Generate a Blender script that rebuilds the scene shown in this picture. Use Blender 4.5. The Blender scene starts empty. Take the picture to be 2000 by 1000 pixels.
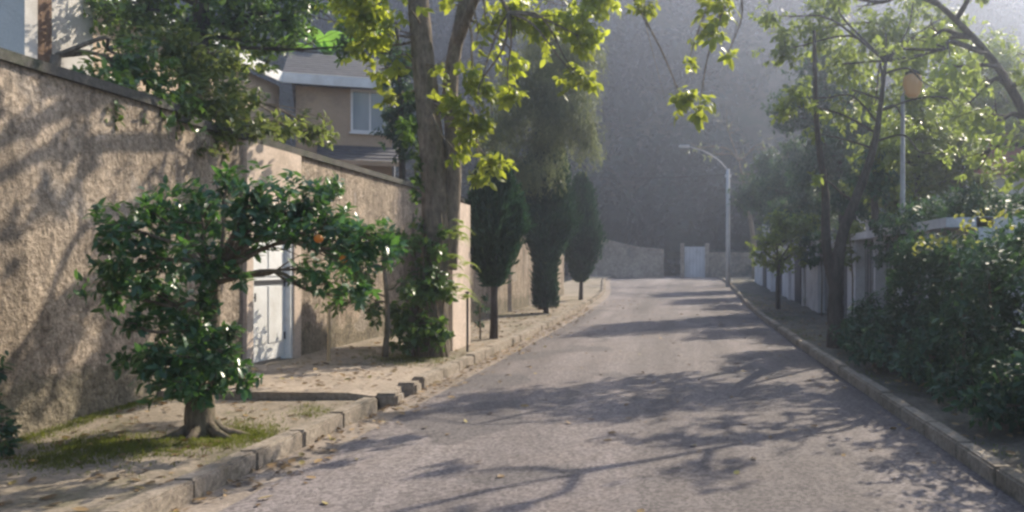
import bpy, math, random
import numpy as np
from mathutils import Vector
R = math.radians
rng = np.random.default_rng(7)
random.seed(7)

# ------------------------------------------------------------------ camera, sky, sun, exposure
FPX, VPU, HOR, CH = 1732.0, 1330.0, 515.0, 1.6      # focal length and vanishing point in photo pixels, eye height
sc = bpy.context.scene
cd = bpy.data.cameras.new('camera')
cam = bpy.data.objects.new('camera', cd)
sc.collection.objects.link(cam)
cam.location = (0, 0, CH)
cam.rotation_euler = (R(90), 0, 0)
cd.sensor_width = 36.0
cd.lens = FPX / 2000 * 36
cd.shift_x = -(VPU - 1000) / 2000
cd.shift_y = (HOR - 500) / 2000
cd.clip_start, cd.clip_end = 0.05, 2000
sc.camera = cam

SUN_AZ, SUN_EL = 32.0, 35.0                         # azimuth measured from the road axis (+Y) towards +X
w = bpy.data.worlds.new('World'); sc.world = w
w.use_nodes = True
nt = w.node_tree
bg = nt.nodes['Background']
sky = nt.nodes.new('ShaderNodeTexSky')
sky.sky_type = 'NISHITA'; sky.sun_disc = False
sky.sun_elevation = R(SUN_EL); sky.sun_rotation = R(SUN_AZ)
sky.dust_density = 1.5
nt.links.new(sky.outputs[0], bg.inputs[0])
bg.inputs[1].default_value = 0.13
sl = bpy.data.lights.new('sun', 'SUN'); sl.energy = 5.0; sl.angle = R(0.5); sl.color = (1.0, 0.88, 0.71)
so = bpy.data.objects.new('sun', sl); sc.collection.objects.link(so)
sdir = Vector((math.sin(R(SUN_AZ)) * math.cos(R(SUN_EL)), math.cos(R(SUN_AZ)) * math.cos(R(SUN_EL)), math.sin(R(SUN_EL))))
so.rotation_euler = sdir.to_track_quat('Z', 'Y').to_euler()
sc.view_settings.view_transform = 'Standard'
sc.view_settings.look = 'None'
sc.view_settings.exposure = 0.84
sc.view_settings.gamma = 1.0
sc.cycles.max_bounces = 7
sc.cycles.transparent_max_bounces = 8
sc.cycles.volume_bounces = 1
sc.cycles.filter_width = 2.7
sc.cycles.use_denoising = True

# ------------------------------------------------------------------ helpers
def at(u, v, Y):
    "world point seen at photo pixel (u, v) at distance Y along the road"
    return np.array([(u - VPU) / FPX * Y, Y, CH + (HOR - v) / FPX * Y])

def sstep(a, b, x):
    t = np.clip((x - a) / (b - a), 0, 1)
    return t * t * (3 - 2 * t)

def gz(y):
    "height of the road along its length"
    return 0.62 * sstep(18, 66, np.asarray(y, float))

def zs(y):
    "height of the left footway"
    y = np.asarray(y, float)
    return gz(y) + 0.02 + 0.12 * sstep(9.8, 10.2, y)

def tag(o, label=None, cat=None, group=None, kind=None):
    if label: o['label'] = label
    if cat: o['category'] = cat
    if group: o['group'] = group
    if kind: o['kind'] = kind
    return o

def thing(name, label, cat, loc, group=None):
    o = bpy.data.objects.new(name, None)
    sc.collection.objects.link(o)
    o.location = tuple(float(c) for c in loc)
    o.empty_display_size = 0.2
    return tag(o, label, cat, group)

def world_loc(o):
    v = Vector((0, 0, 0))
    while o is not None:
        v += o.location
        o = o.parent
    return v

def link_mesh(name, verts, faces, mat, parent=None, smooth=False, label=None):
    me = bpy.data.meshes.new(name)
    verts = np.asarray(verts, float).reshape(-1, 3)
    if parent is not None:
        verts = verts - np.array(world_loc(parent))
    me.from_pydata(verts.tolist(), [], [tuple(int(i) for i in f) for f in faces])
    if smooth:
        me.polygons.foreach_set('use_smooth', [True] * len(me.polygons))
    me.materials.append(mat)
    o = bpy.data.objects.new(name, me)
    sc.collection.objects.link(o)
    if parent is not None: o.parent = parent
    if label: o['label'] = label
    return o

class MB:
    "collects shapes in world coordinates and links them as one mesh"
    def __init__(s): s.v = []; s.f = []
    def add(s, v, f):
        n = len(s.v)
        s.v.extend([tuple(map(float, p)) for p in v])
        s.f.extend([tuple(i + n for i in q) for q in f])
        return s
    def box(s, x0, x1, y0, y1, z0, z1, b=0.0):
        if b <= 0:
            v = [(x, y, z) for z in (z0, z1) for y in (y0, y1) for x in (x0, x1)]
            return s.add(v, [(0, 2, 3, 1), (4, 5, 7, 6), (0, 1, 5, 4), (2, 6, 7, 3), (0, 4, 6, 2), (1, 3, 7, 5)])
        import bmesh
        bm = bmesh.new()
        bmesh.ops.create_cube(bm, size=1)
        for q in bm.verts:
            q.co = Vector(((x0 + x1) / 2 + q.co.x * (x1 - x0), (y0 + y1) / 2 + q.co.y * (y1 - y0), (z0 + z1) / 2 + q.co.z * (z1 - z0)))
        bmesh.ops.bevel(bm, geom=bm.edges[:], offset=b, segments=2, affect='EDGES')
        bm.verts.index_update()
        s.add([q.co[:] for q in bm.verts], [[q.index for q in f.verts] for f in bm.faces])
        bm.free()
        return s
    def obox(s, p0, p1, thick, z0, z1):
        "wall slab from p0 to p1 (plan points), thickness to the left of its direction"
        p0 = np.array(p0[:2], float); p1 = np.array(p1[:2], float)
        d = (p1 - p0) / np.linalg.norm(p1 - p0); n = np.array([-d[1], d[0]]) * thick
        q = [p0, p1, p1 + n, p0 + n]
        v = [(a[0], a[1], z0) for a in q] + [(a[0], a[1], z1) for a in q]
        return s.add(v, [(3, 2, 1, 0), (4, 5, 6, 7), (0, 1, 5, 4), (1, 2, 6, 5), (2, 3, 7, 6), (3, 0, 4, 7)])
    def prism(s, poly, off):
        "polygon of 3-D points pushed along a vector"
        n = len(poly); off = np.array(off, float)
        v = [tuple(p) for p in poly] + [tuple(np.array(p) + off) for p in poly]
        f = [tuple(range(n))[::-1], tuple(range(n, 2 * n))] + [(i, (i + 1) % n, n + (i + 1) % n, n + i) for i in range(n)]
        return s.add(v, f)
    def tube(s, pts, rad, sides=8, wob=0.0, cap=True):
        pts = [Vector(tuple(map(float, p))) for p in pts]
        n = len(pts)
        rad = [rad] * n if np.isscalar(rad) else list(rad)
        base = len(s.v); up = Vector((0.31, 0.17, 0.93)); ref = None
        for i, p in enumerate(pts):
            t = (pts[min(i + 1, n - 1)] - pts[max(i - 1, 0)]).normalized()
            if ref is None:
                ref = t.cross(Vector((1, 0.1, 0)) if abs(t.z) > 0.8 else up).normalized()
            ref = (ref - t * ref.dot(t)).normalized(); bi = t.cross(ref)
            for k in range(sides):
                a = 2 * math.pi * k / sides
                r = rad[i] * (1 + wob * random.uniform(-1, 1))
                s.v.append(tuple(p + (ref * math.cos(a) + bi * math.sin(a)) * r))
        for i in range(n - 1):
            for k in range(sides):
                a = base + i * sides + k; b = base + i * sides + (k + 1) % sides
                s.f.append((a, b, b + sides, a + sides))
        if cap:
            s.f.append(tuple(base + k for k in range(sides))[::-1])
            s.f.append(tuple(base + (n - 1) * sides + k for k in range(sides)))
        return s
    def build(s, name, mat, parent=None, smooth=False, label=None):
        return link_mesh(name, s.v, s.f, mat, parent, smooth, label)

def smooth_path(pts, n=5):
    "Catmull-Rom through points"
    P = [np.array(p, float) for p in pts]
    P = [2 * P[0] - P[1]] + P + [2 * P[-1] - P[-2]]
    out = []
    for i in range(1, len(P) - 2):
        for k in range(n):
            t = k / n
            out.append(0.5 * (2 * P[i] + (P[i + 1] - P[i - 1]) * t + (2 * P[i - 1] - 5 * P[i] + 4 * P[i + 1] - P[i + 2]) * t * t
                              + (3 * P[i] - P[i - 1] - 3 * P[i + 1] + P[i + 2]) * t ** 3))
    out.append(P[-2])
    return out

def unit(a):
    return a / (np.linalg.norm(a, axis=-1, keepdims=True) + 1e-9)

def leaf_mesh(name, P, D, N, L, W, mat, parent=None, fine=True, droop=0.15, fold=0.25):
    "one mesh of many leaves: bases P, directions D, face normals N, lengths L, width ratio W"
    n = len(P)
    D = unit(D); N = unit(N - D * (N * D).sum(-1, keepdims=True)); S = np.cross(D, N)
    L = np.broadcast_to(L, (n,))[:, None]; Wd = np.broadcast_to(W, (n,))[:, None] * L * 0.5
    if fine:
        prof = [(0, 0, 0), (0.33, 0, 0), (0.72, 0, 0), (1, 0, 0), (0.30, 0.92, 0), (0.68, 0.86, 0), (0.30, -0.92, 0), (0.68, -0.86, 0)]
        tris = [(0, 6, 1), (1, 6, 7, 2), (2, 7, 3), (0, 1, 4), (1, 2, 5, 4), (2, 3, 5)]
    else:
        prof = [(0, 0, 0), (0.5, 0.95, 0), (1, 0, 0), (0.5, -0.95, 0)]
        tris = [(0, 3, 2), (0, 2, 1)]
    V = np.empty((n, len(prof), 3))
    for i, (a, b, _) in enumerate(prof):
        V[:, i] = P + D * L * a + S * Wd * b + N * (abs(b) * fold * Wd) - N * (droop * L * a * a)
    k = len(prof)
    base = (np.arange(n) * k)
    loops = []; starts = []; tot = []
    per = np.concatenate([np.array(t) for t in tris])
    loop_idx = (base[:, None] + per[None, :]).reshape(-1)
    lens = np.array([len(t) for t in tris])
    st0 = np.concatenate([[0], np.cumsum(lens)[:-1]])
    starts = (np.arange(n)[:, None] * len(per) + st0[None, :]).reshape(-1)
    tot = np.tile(lens, n)
    V = V.reshape(-1, 3)
    if parent is not None: V = V - np.array(world_loc(parent))
    me = bpy.data.meshes.new(name)
    me.vertices.add(len(V)); me.vertices.foreach_set('co', V.astype(np.float32).ravel())
    me.loops.add(len(loop_idx)); me.loops.foreach_set('vertex_index', loop_idx.astype(np.int32))
    me.polygons.add(len(starts)); me.polygons.foreach_set('loop_start', starts.astype(np.int32)); me.polygons.foreach_set('loop_total', tot.astype(np.int32))
    me.update(calc_edges=True)
    me.materials.append(mat)
    o = bpy.data.objects.new(name, me); sc.collection.objects.link(o)
    if parent is not None: o.parent = parent
    return o

def rand_dirs(n):
    return unit(rng.normal(size=(n, 3)))

def lobe_tips(lobes, density, spread=0.85, flat=0.8):
    "twig tips scattered through ellipsoid lobes [(centre, radius)], more of them near the surface"
    Ps, Ds = [], []
    for c, r in lobes:
        n = max(4, int(density * r * r * r ** 0.5))
        d = rand_dirs(n)
        rad = r * (rng.random(n) ** (1 / 2.3)) * (0.8 + 0.45 * rng.random(n))
        off = d * rad[:, None] * np.array([1, 1, flat])
        Ps.append(np.array(c) + off)
        Ds.append(unit(d * spread + np.array([0, 0, 0.25]) + 0.35 * rand_dirs(n)))
    return np.concatenate(Ps), np.concatenate(Ds)

def rosettes(P, D, k, length, jitter=0.3, gravity=0.25, outward=0.55, shift=0.5):
    "k leaves round each twig tip"
    n = len(P)
    Pb = np.repeat(P, k, 0); Db = np.repeat(D, k, 0)
    perp = unit(np.cross(Db, rand_dirs(n * k)))
    dirs = unit(Db * outward + perp * 0.9 + np.array([0, 0, -gravity]) + jitter * rng.normal(size=(n * k, 3)) * 0.4)
    base = Pb - Db * (rng.random((n * k, 1)) * length * 1.3 * shift * 2)
    nrm = unit(Db * 0.6 + np.array([0, 0, 0.6]) + 0.35 * rng.normal(size=(n * k, 3)))
    L = length * (0.45 + 0.85 * rng.random(n * k))
    return base, dirs, nrm, L

def limbs(mb, start, lobes, r0, r1, sides=6, sub=5, sag=0.1, anyz=False):
    "a limb from the nearest point of the stem to each lobe, with twigs inside the lobe"
    st = [np.array(p, float) for p in start]
    for c, r in lobes:
        c = np.array(c, float)
        low = st if anyz else ([p for p in st if p[2] < c[2] + 0.1] or st[:1])
        p0 = min(low, key=lambda p: np.linalg.norm((p - c) * np.array([1, 1, 0.75])))
        L = np.linalg.norm(c - p0)
        m1 = p0 + (c - p0) * 0.35 + rng.normal(size=3) * L * 0.06 + np.array([0, 0, L * sag])
        m2 = p0 + (c - p0) * 0.7 + rng.normal(size=3) * L * 0.06 + np.array([0, 0, L * sag * 0.6])
        pts = smooth_path([p0, m1, m2, c], 4)
        mb.tube(pts, np.linspace(r0, r1, len(pts)), sides)
        for _ in range(sub):
            q = pts[random.randint(len(pts) // 2, len(pts) - 1)]
            e = c + rand_dirs(1)[0] * r * random.uniform(0.6, 1.0)
            mid = (q + e) / 2 + rng.normal(size=3) * r * 0.1
            mb.tube([q, mid, e], [r1 * 0.9, r1 * 0.6, r1 * 0.25], 4, cap=False)

# ------------------------------------------------------------------ materials
def new_mat(name):
    m = bpy.data.materials.new(name); m.use_nodes = True
    t = m.node_tree
    b = t.nodes['Principled BSDF']
    b.inputs['Specular IOR Level'].default_value = 0.3
    return m, t, b

def nd(t, kind, **kw):
    n = t.nodes.new(kind)
    for k, v in kw.items():
        if k.startswith('in_'):
            n.inputs[k[3:].replace('_', ' ')].default_value = v
        else:
            setattr(n, k, v)
    return n

def noise(t, scale, detail=6, rough=0.6, co=None, dist=0.0):
    n = nd(t, 'ShaderNodeTexNoise'); n.inputs['Scale'].default_value = scale
    n.inputs['Detail'].default_value = detail; n.inputs['Roughness'].default_value = rough; n.inputs['Distortion'].default_value = dist
    if co is not None: t.links.new(co, n.inputs['Vector'])
    return n.outputs['Fac']

def ramp(t, fac, stops):
    r = nd(t, 'ShaderNodeValToRGB')
    e = r.color_ramp.elements
    while len(e) < len(stops): e.new(0.5)
    for x, (p, c) in zip(e, stops):
        x.position = p; x.color = (c[0], c[1], c[2], 1) if not np.isscalar(c) else (c, c, c, 1)
    t.links.new(fac, r.inputs[0])
    return r.outputs[0]

def mix(t, fac, a, b, mode='MIX'):
    m = nd(t, 'ShaderNodeMix', data_type='RGBA', blend_type=mode)
    def put(i, x):
        if hasattr(x, 'is_linked'): t.links.new(x, m.inputs[i])
        elif np.isscalar(x): m.inputs[i].default_value = x
        else: m.inputs[i].default_value = (x[0], x[1], x[2], 1)
    put(0, fac); put(6, a); put(7, b)
    return m.outputs[2]

def pos(t, scale=(1, 1, 1)):
    g = nd(t, 'ShaderNodeNewGeometry'); mp = nd(t, 'ShaderNodeMapping')
    mp.inputs['Scale'].default_value = scale
    t.links.new(g.outputs['Position'], mp.inputs['Vector'])
    return mp.outputs[0]

def bump(t, b, h, strength, dist):
    n = nd(t, 'ShaderNodeBump'); n.inputs['Strength'].default_value = strength; n.inputs['Distance'].default_value = dist
    t.links.new(h, n.inputs['Height']); t.links.new(n.outputs[0], b.inputs['Normal'])

def rough_mat(name, c0, c1, scale, fine, bd, rough=0.9, c2=None, stain=0.5, speck=0.35, stretch=(1, 1, 1)):
    "two-tone rough surface with stains, speckle and relief"
    m, t, b = new_mat(name)
    p = pos(t, stretch)
    col = ramp(t, noise(t, scale, 8, 0.65, p), [(0.32, c0), (0.68, c1)])
    if c2 is not None:
        f = ramp(t, noise(t, stain, 6, 0.7, p, 0.6), [(0.5, 0.0), (0.66, 0.75)])
        col = mix(t, f, col, c2)
    sp = ramp(t, noise(t, fine, 3, 0.7, p), [(0.3, 1 - speck), (0.7, 1 + speck)])
    col = mix(t, 1.0, col, sp, 'MULTIPLY')
    t.links.new(col, b.inputs['Base Color'])
    b.inputs['Roughness'].default_value = rough
    bump(t, b, noise(t, fine, 5, 0.7, p), 1.0, bd)
    return m

def leaf_mat(name, dark, light, trans, tw=0.35, gloss=0.35, rough=0.42, clump=1.2, var=0.25):
    m, t, b = new_mat(name)
    g = nd(t, 'ShaderNodeNewGeometry')
    col = ramp(t, g.outputs['Random Per Island'], [(0.0, dark), (0.66, light), (0.90, tuple(min(1, c * 1.3) for c in light)), (1.0, (min(max(0.24, light[0]), light[0] * 2.1), light[1] * 1.35, light[2]))])
    f = ramp(t, noise(t, clump, 3, 0.6, pos(t)), [(0.35, 1 - var * 1.1), (0.65, 1 + var)])
    col = mix(t, 1.0, col, f, 'MULTIPLY')
    t.links.new(col, b.inputs['Base Color'])
    b.inputs['Roughness'].default_value = rough
    b.inputs['Specular IOR Level'].default_value = gloss
    tr = nd(t, 'ShaderNodeBsdfTranslucent')
    tc = mix(t, 1.0, trans, f, 'MULTIPLY'); t.links.new(tc, tr.inputs[0])
    ms = nd(t, 'ShaderNodeMixShader'); ms.inputs[0].default_value = tw
    t.links.new(b.outputs[0], ms.inputs[1]); t.links.new(tr.outputs[0], ms.inputs[2])
    t.links.new(ms.outputs[0], t.nodes['Material Output'].inputs[0])
    return m

M = {}
# worn asphalt, pale and pinkish with stones showing, patched
m, t, b = new_mat('worn_asphalt')
p = pos(t)
ps = pos(t, (1, 0.22, 1))
c = ramp(t, noise(t, 0.55, 7, 0.65, ps, 0.4), [(0.3, (0.125, 0.106, 0.102)), (0.7, (0.215, 0.187, 0.176))])
st = ramp(t, noise(t, 1.7, 6, 0.7, p, 0.8), [(0.48, 0.0), (0.72, 0.55)])
c = mix(t, st, c, (0.17, 0.138, 0.12))
ln_ = ramp(t, noise(t, 0.9, 4, 0.6, pos(t, (1, 0.05, 1)), 0.2), [(0.38, 0.66), (0.62, 1.18)])
c = mix(t, 1.0, c, ln_, 'MULTIPLY')
pt_ = ramp(t, noise(t, 0.33, 2, 0.4, p, 1.2), [(0.60, 0.0), (0.61, 0.6)])
c = mix(t, pt_, c, (0.085, 0.078, 0.078))
vo = nd(t, 'ShaderNodeTexVoronoi'); vo.inputs['Scale'].default_value = 42; t.links.new(p, vo.inputs['Vector'])
sp = ramp(t, vo.outputs['Color'], [(0.2, 0.62), (0.8, 1.38)])
c = mix(t, 1.0, c, sp, 'MULTIPLY')
cr = nd(t, 'ShaderNodeTexVoronoi', feature='DISTANCE_TO_EDGE'); cr.inputs['Scale'].default_value = 0.42
wp = nd(t, 'ShaderNodeVectorMath', operation='ADD')
wn = nd(t, 'ShaderNodeTexNoise'); wn.inputs['Scale'].default_value = 1.8; wn.inputs['Detail'].default_value = 6; t.links.new(p, wn.inputs['Vector'])
t.links.new(p, wp.inputs[0]); t.links.new(wn.outputs['Color'], wp.inputs[1]); t.links.new(wp.outputs[0], cr.inputs['Vector'])
ck = ramp(t, cr.outputs['Distance'], [(0.0, 0.45), (0.012, 1.0)])
c = mix(t, 0.6, c, ck, 'MULTIPLY')
t.links.new(c, b.inputs['Base Color']); b.inputs['Roughness'].default_value = 0.82
bump(t, b, noise(t, 55, 4, 0.75, p), 1.0, 0.012)
M['asphalt'] = m
M['kerb'] = rough_mat('kerb_concrete', (0.24, 0.20, 0.155), (0.39, 0.33, 0.26), 3.5, 24, 0.025, c2=(0.13, 0.11, 0.075), stain=1.3)
M['gutter'] = rough_mat('dusty_gutter', (0.20, 0.165, 0.13), (0.34, 0.28, 0.225), 2.2, 30, 0.012, c2=(0.12, 0.10, 0.075), stain=1.3)
M['footway'] = rough_mat('earthy_footway', (0.20, 0.165, 0.12), (0.33, 0.275, 0.21), 1.6, 26, 0.02, c2=(0.085, 0.085, 0.035), stain=0.8)
M['slab'] = rough_mat('driveway_concrete', (0.29, 0.235, 0.18), (0.41, 0.335, 0.26), 1.8, 22, 0.02, c2=(0.24, 0.20, 0.15), stain=0.9)
M['soil'] = rough_mat('soil', (0.07, 0.06, 0.04), (0.13, 0.11, 0.07), 0.8, 14, 0.03, c2=(0.05, 0.065, 0.03), stain=0.3)
M['verge'] = rough_mat('verge_soil', (0.10, 0.085, 0.065), (0.19, 0.165, 0.13), 1.5, 22, 0.03, c2=(0.06, 0.075, 0.04), stain=0.8)
# thrown roughcast wall
m, t, b = new_mat('roughcast')
p = pos(t)
c = ramp(t, noise(t, 0.9, 8, 0.7, p, 0.3), [(0.3, (0.42, 0.335, 0.25)), (0.7, (0.58, 0.47, 0.365))])
f = ramp(t, noise(t, 0.7, 6, 0.75, pos(t, (1, 1, 0.35)), 0.5), [(0.5, 0.0), (0.72, 0.7)])
c = mix(t, f, c, (0.21, 0.175, 0.13))
fs = ramp(t, noise(t, 3.0, 5, 0.7, pos(t, (1, 1, 0.1)), 0.3), [(0.49, 0.0), (0.64, 0.7)])
c = mix(t, fs, c, (0.22, 0.18, 0.135))
sx_ = nd(t, 'ShaderNodeSeparateXYZ'); t.links.new(p, sx_.inputs[0])
zn = nd(t, 'ShaderNodeMath', operation='MULTIPLY_ADD'); t.links.new(noise(t, 2.2, 5, 0.7, p), zn.inputs[0]); zn.inputs[1].default_value = -1.1; t.links.new(sx_.outputs['Z'], zn.inputs[2])
c = mix(t, ramp(t, zn.outputs[0], [(0.0, 0.6), (0.09, 0.0)]), c, (0.18, 0.165, 0.105))
f2 = ramp(t, noise(t, 4.5, 5, 0.75, pos(t, (1, 1, 0.6)), 0.4), [(0.36, 0.66), (0.62, 1.16)])
c = mix(t, 1.0, c, f2, 'MULTIPLY')
fp = ramp(t, noise(t, 0.75, 2, 0.35, pos(t, (1, 1, 1.3)), 0.9), [(0.63, 0.0), (0.645, 0.55)])
c = mix(t, fp, c, (0.46, 0.40, 0.34))
ce = nd(t, 'ShaderNodeTexVoronoi', feature='DISTANCE_TO_EDGE'); ce.inputs['Scale'].default_value = 0.55
cw = nd(t, 'ShaderNodeVectorMath', operation='ADD'); cn = nd(t, 'ShaderNodeTexNoise'); cn.inputs['Scale'].default_value = 2.2; cn.inputs['Detail'].default_value = 6
t.links.new(p, cn.inputs['Vector']); t.links.new(p, cw.inputs[0]); t.links.new(cn.outputs['Color'], cw.inputs[1]); t.links.new(cw.outputs[0], ce.inputs['Vector'])
c = mix(t, 0.7, c, ramp(t, ce.outputs['Distance'], [(0.0, 0.3), (0.008, 1.0)]), 'MULTIPLY')
n1 = noise(t, 17, 4, 0.75, p); n2 = noise(t, 9, 4, 0.7, p)
sp = ramp(t, n1, [(0.3, 0.5), (0.7, 1.4)])
c = mix(t, 1.0, c, sp, 'MULTIPLY')
t.links.new(c, b.inputs['Base Color']); b.inputs['Roughness'].default_value = 0.95
h = nd(t, 'ShaderNodeMath', operation='ADD'); t.links.new(n1, h.inputs[0]); t.links.new(n2, h.inputs[1])
bump(t, b, h.outputs[0], 1.0, 0.09)
M['roughcast'] = m
M['cap'] = rough_mat('mossy_coping', (0.055, 0.055, 0.05), (0.12, 0.11, 0.095), 3, 30, 0.02, c2=(0.05, 0.065, 0.03), stain=1.5)
M['tan_render'] = rough_mat('tan_render', (0.46, 0.34, 0.235), (0.56, 0.43, 0.30), 0.8, 30, 0.006, c2=(0.27, 0.21, 0.165), stain=0.5, speck=0.12)
M['pale_render'] = rough_mat('pale_render', (0.52, 0.50, 0.47), (0.66, 0.63, 0.59), 0.7, 30, 0.005, c2=(0.42, 0.39, 0.35), stain=0.5, speck=0.1)
M['pink_render'] = rough_mat('pink_render', (0.50, 0.40, 0.32), (0.64, 0.52, 0.43), 1.2, 24, 0.012, c2=(0.38, 0.30, 0.23), stain=1.0, speck=0.2)
M['brown_wood'] = rough_mat('brown_wood', (0.13, 0.08, 0.05), (0.22, 0.14, 0.09), 3, 30, 0.004, speck=0.2, stretch=(6, 6, 0.7))
M['white_paint'] = rough_mat('white_paint', (0.70, 0.70, 0.69), (0.82, 0.82, 0.80), 1.2, 40, 0.002, rough=0.5, c2=(0.58, 0.56, 0.52), stain=0.9, speck=0.06)
M['white_render'] = rough_mat('white_render', (0.44, 0.43, 0.44), (0.60, 0.59, 0.60), 0.8, 26, 0.006, c2=(0.27, 0.26, 0.26), stain=0.7, speck=0.15)
M['dark_metal'] = rough_mat('dark_metal', (0.03, 0.03, 0.035), (0.06, 0.06, 0.065), 4, 50, 0.001, rough=0.5, speck=0.2)
M['grey_metal'] = rough_mat('grey_metal', (0.30, 0.30, 0.31), (0.42, 0.42, 0.43), 3, 40, 0.001, rough=0.5, c2=(0.22, 0.2, 0.19), stain=2, speck=0.1)
M['stone'] = rough_mat('grey_stone', (0.20, 0.16, 0.12), (0.36, 0.295, 0.235), 1.8, 6, 0.06, c2=(0.10, 0.10, 0.085), stain=0.6)
M['pole_concrete'] = rough_mat('pole_concrete', (0.42, 0.42, 0.42), (0.56, 0.56, 0.55), 2, 30, 0.004, speck=0.15)
M['wood_stake'] = rough_mat('wood_stake', (0.40, 0.29, 0.16), (0.55, 0.42, 0.26), 4, 40, 0.003, speck=0.25, stretch=(5, 5, 0.6))
M['red_tile'] = rough_mat('red_tile', (0.24, 0.085, 0.055), (0.36, 0.14, 0.09), 3, 12, 0.03, c2=(0.14, 0.07, 0.05), stain=1)
# grey roof tiles: courses and rolls
m, t, b = new_mat('grey_roof_tile')
p = pos(t)
wv = nd(t, 'ShaderNodeTexWave', wave_type='BANDS', bands_direction='Z'); wv.inputs['Scale'].default_value = 2.4; wv.inputs['Distortion'].default_value = 0.4
t.links.new(p, wv.inputs['Vector'])
c = ramp(t, noise(t, 3.5, 6, 0.7, p), [(0.3, (0.07, 0.068, 0.072)), (0.7, (0.15, 0.142, 0.14))])
c = mix(t, 0.6, c, ramp(t, wv.outputs['Fac'], [(0.0, 0.75), (0.3, 1.0)]), 'MULTIPLY')
t.links.new(c, b.inputs['Base Color']); b.inputs['Roughness'].default_value = 0.85
bump(t, b, wv.outputs['Fac'], 1.0, 0.05)
M['roof'] = m
m, t, b = new_mat('window_glass')
c = ramp(t, noise(t, 1.5, 3, 0.5, pos(t, (1, 1, 0.3))), [(0.3, (0.24, 0.29, 0.33)), (0.7, (0.42, 0.46, 0.49))])
t.links.new(c, b.inputs['Base Color']); b.inputs['Roughness'].default_value = 0.08; b.inputs['Specular IOR Level'].default_value = 0.8
M['glass'] = m
m, t, b = new_mat('amber_glass')
b.inputs['Base Color'].default_value = (0.72, 0.42, 0.20, 1); b.inputs['Roughness'].default_value = 0.35
M['amber'] = m
# orange peel
m, t, b = new_mat('orange_peel')
t.links.new(ramp(t, noise(t, 8, 2, 0.5, pos(t)), [(0.3, (0.55, 0.17, 0.02)), (0.7, (0.65, 0.24, 0.03))]), b.inputs['Base Color'])
b.inputs['Roughness'].default_value = 0.4
bump(t, b, noise(t, 300, 2, 0.5, pos(t)), 0.4, 0.001)
M['orange'] = m
def bark(name, a, bb, moss=None):
    return rough_mat(name, a, bb, 5, 22, 0.035, c2=moss, stain=2.2, speck=0.4, stretch=(1, 1, 0.35))
M['bark'] = bark('grey_brown_bark', (0.11, 0.085, 0.06), (0.23, 0.185, 0.135), (0.075, 0.085, 0.04))
M['bark_pale'] = bark('mottled_pale_bark', (0.115, 0.09, 0.065), (0.25, 0.20, 0.15), (0.08, 0.085, 0.045))
M['bark_dark'] = bark('dark_bark', (0.045, 0.038, 0.032), (0.10, 0.085, 0.07))
M['l_citrus'] = leaf_mat('citrus_leaf', (0.028, 0.075, 0.038), (0.055, 0.13, 0.055), (0.12, 0.28, 0.04), 0.32, 0.6, 0.3)
M['l_yellow'] = leaf_mat('yellow_green_leaf', (0.07, 0.12, 0.018), (0.17, 0.22, 0.03), (0.50, 0.56, 0.05), 0.5, 0.35, 0.4, 0.9)
M['l_mid'] = leaf_mat('garden_leaf', (0.028, 0.068, 0.02), (0.085, 0.15, 0.035), (0.16, 0.28, 0.04), 0.35, 0.5, 0.35)
M['l_olive'] = leaf_mat('olive_leaf', (0.04, 0.07, 0.025), (0.10, 0.13, 0.04), (0.26, 0.32, 0.07), 0.4, 0.4, 0.4)
M['l_cypress'] = leaf_mat('cypress_spray', (0.012, 0.036, 0.024), (0.030, 0.072, 0.042), (0.05, 0.12, 0.05), 0.2, 0.2, 0.6)
M['l_wispy'] = leaf_mat('grey_green_needle', (0.08, 0.10, 0.055), (0.18, 0.20, 0.10), (0.28, 0.32, 0.14), 0.35, 0.3, 0.5)
M['l_hedge'] = leaf_mat('hedge_leaf', (0.028, 0.058, 0.042), (0.055, 0.105, 0.065), (0.09, 0.18, 0.05), 0.25, 0.22, 0.55)
M['l_light'] = leaf_mat('light_green_leaf', (0.06, 0.10, 0.025), (0.14, 0.19, 0.05), (0.36, 0.45, 0.08), 0.45, 0.35, 0.4)
M['l_forest'] = leaf_mat('forest_leaf', (0.016, 0.026, 0.02), (0.021, 0.033, 0.023), (0.03, 0.05, 0.02), 0.1, 0.15, 0.6, 0.10, 0.65)
M['l_broad'] = leaf_mat('broad_leaf', (0.05, 0.13, 0.02), (0.09, 0.2, 0.03), (0.25, 0.5, 0.05), 0.45, 0.5, 0.3)
M['flower'] = leaf_mat('yellow_flower', (0.20, 0.22, 0.05), (0.32, 0.33, 0.07), (0.45, 0.45, 0.08), 0.4, 0.2, 0.5)
M['l_dry'] = leaf_mat('dry_leaf', (0.10, 0.06, 0.03), (0.28, 0.19, 0.09), (0.2, 0.12, 0.05), 0.15, 0.2, 0.6)
M['grass'] = leaf_mat('grass_blade', (0.05, 0.075, 0.015), (0.15, 0.16, 0.03), (0.25, 0.3, 0.04), 0.35, 0.2, 0.5, 3)

# ------------------------------------------------------------------ the setting
def strip(name, xs_fn, ys, zfn, mat, nx=4, label=None):
    v, f = [], []
    for j, y in enumerate(ys):
        x0, x1 = xs_fn(y)
        for i in range(nx + 1):
            x = x0 + (x1 - x0) * i / nx
            v.append((x, y, float(zfn(x, y))))
    for j in range(len(ys) - 1):
        for i in range(nx):
            a = j * (nx + 1) + i
            f.append((a, a + 1, a + nx + 2, a + nx + 1))
    o = link_mesh(name, v, f, mat, smooth=True)
    o['kind'] = 'structure'
    return o

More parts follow.
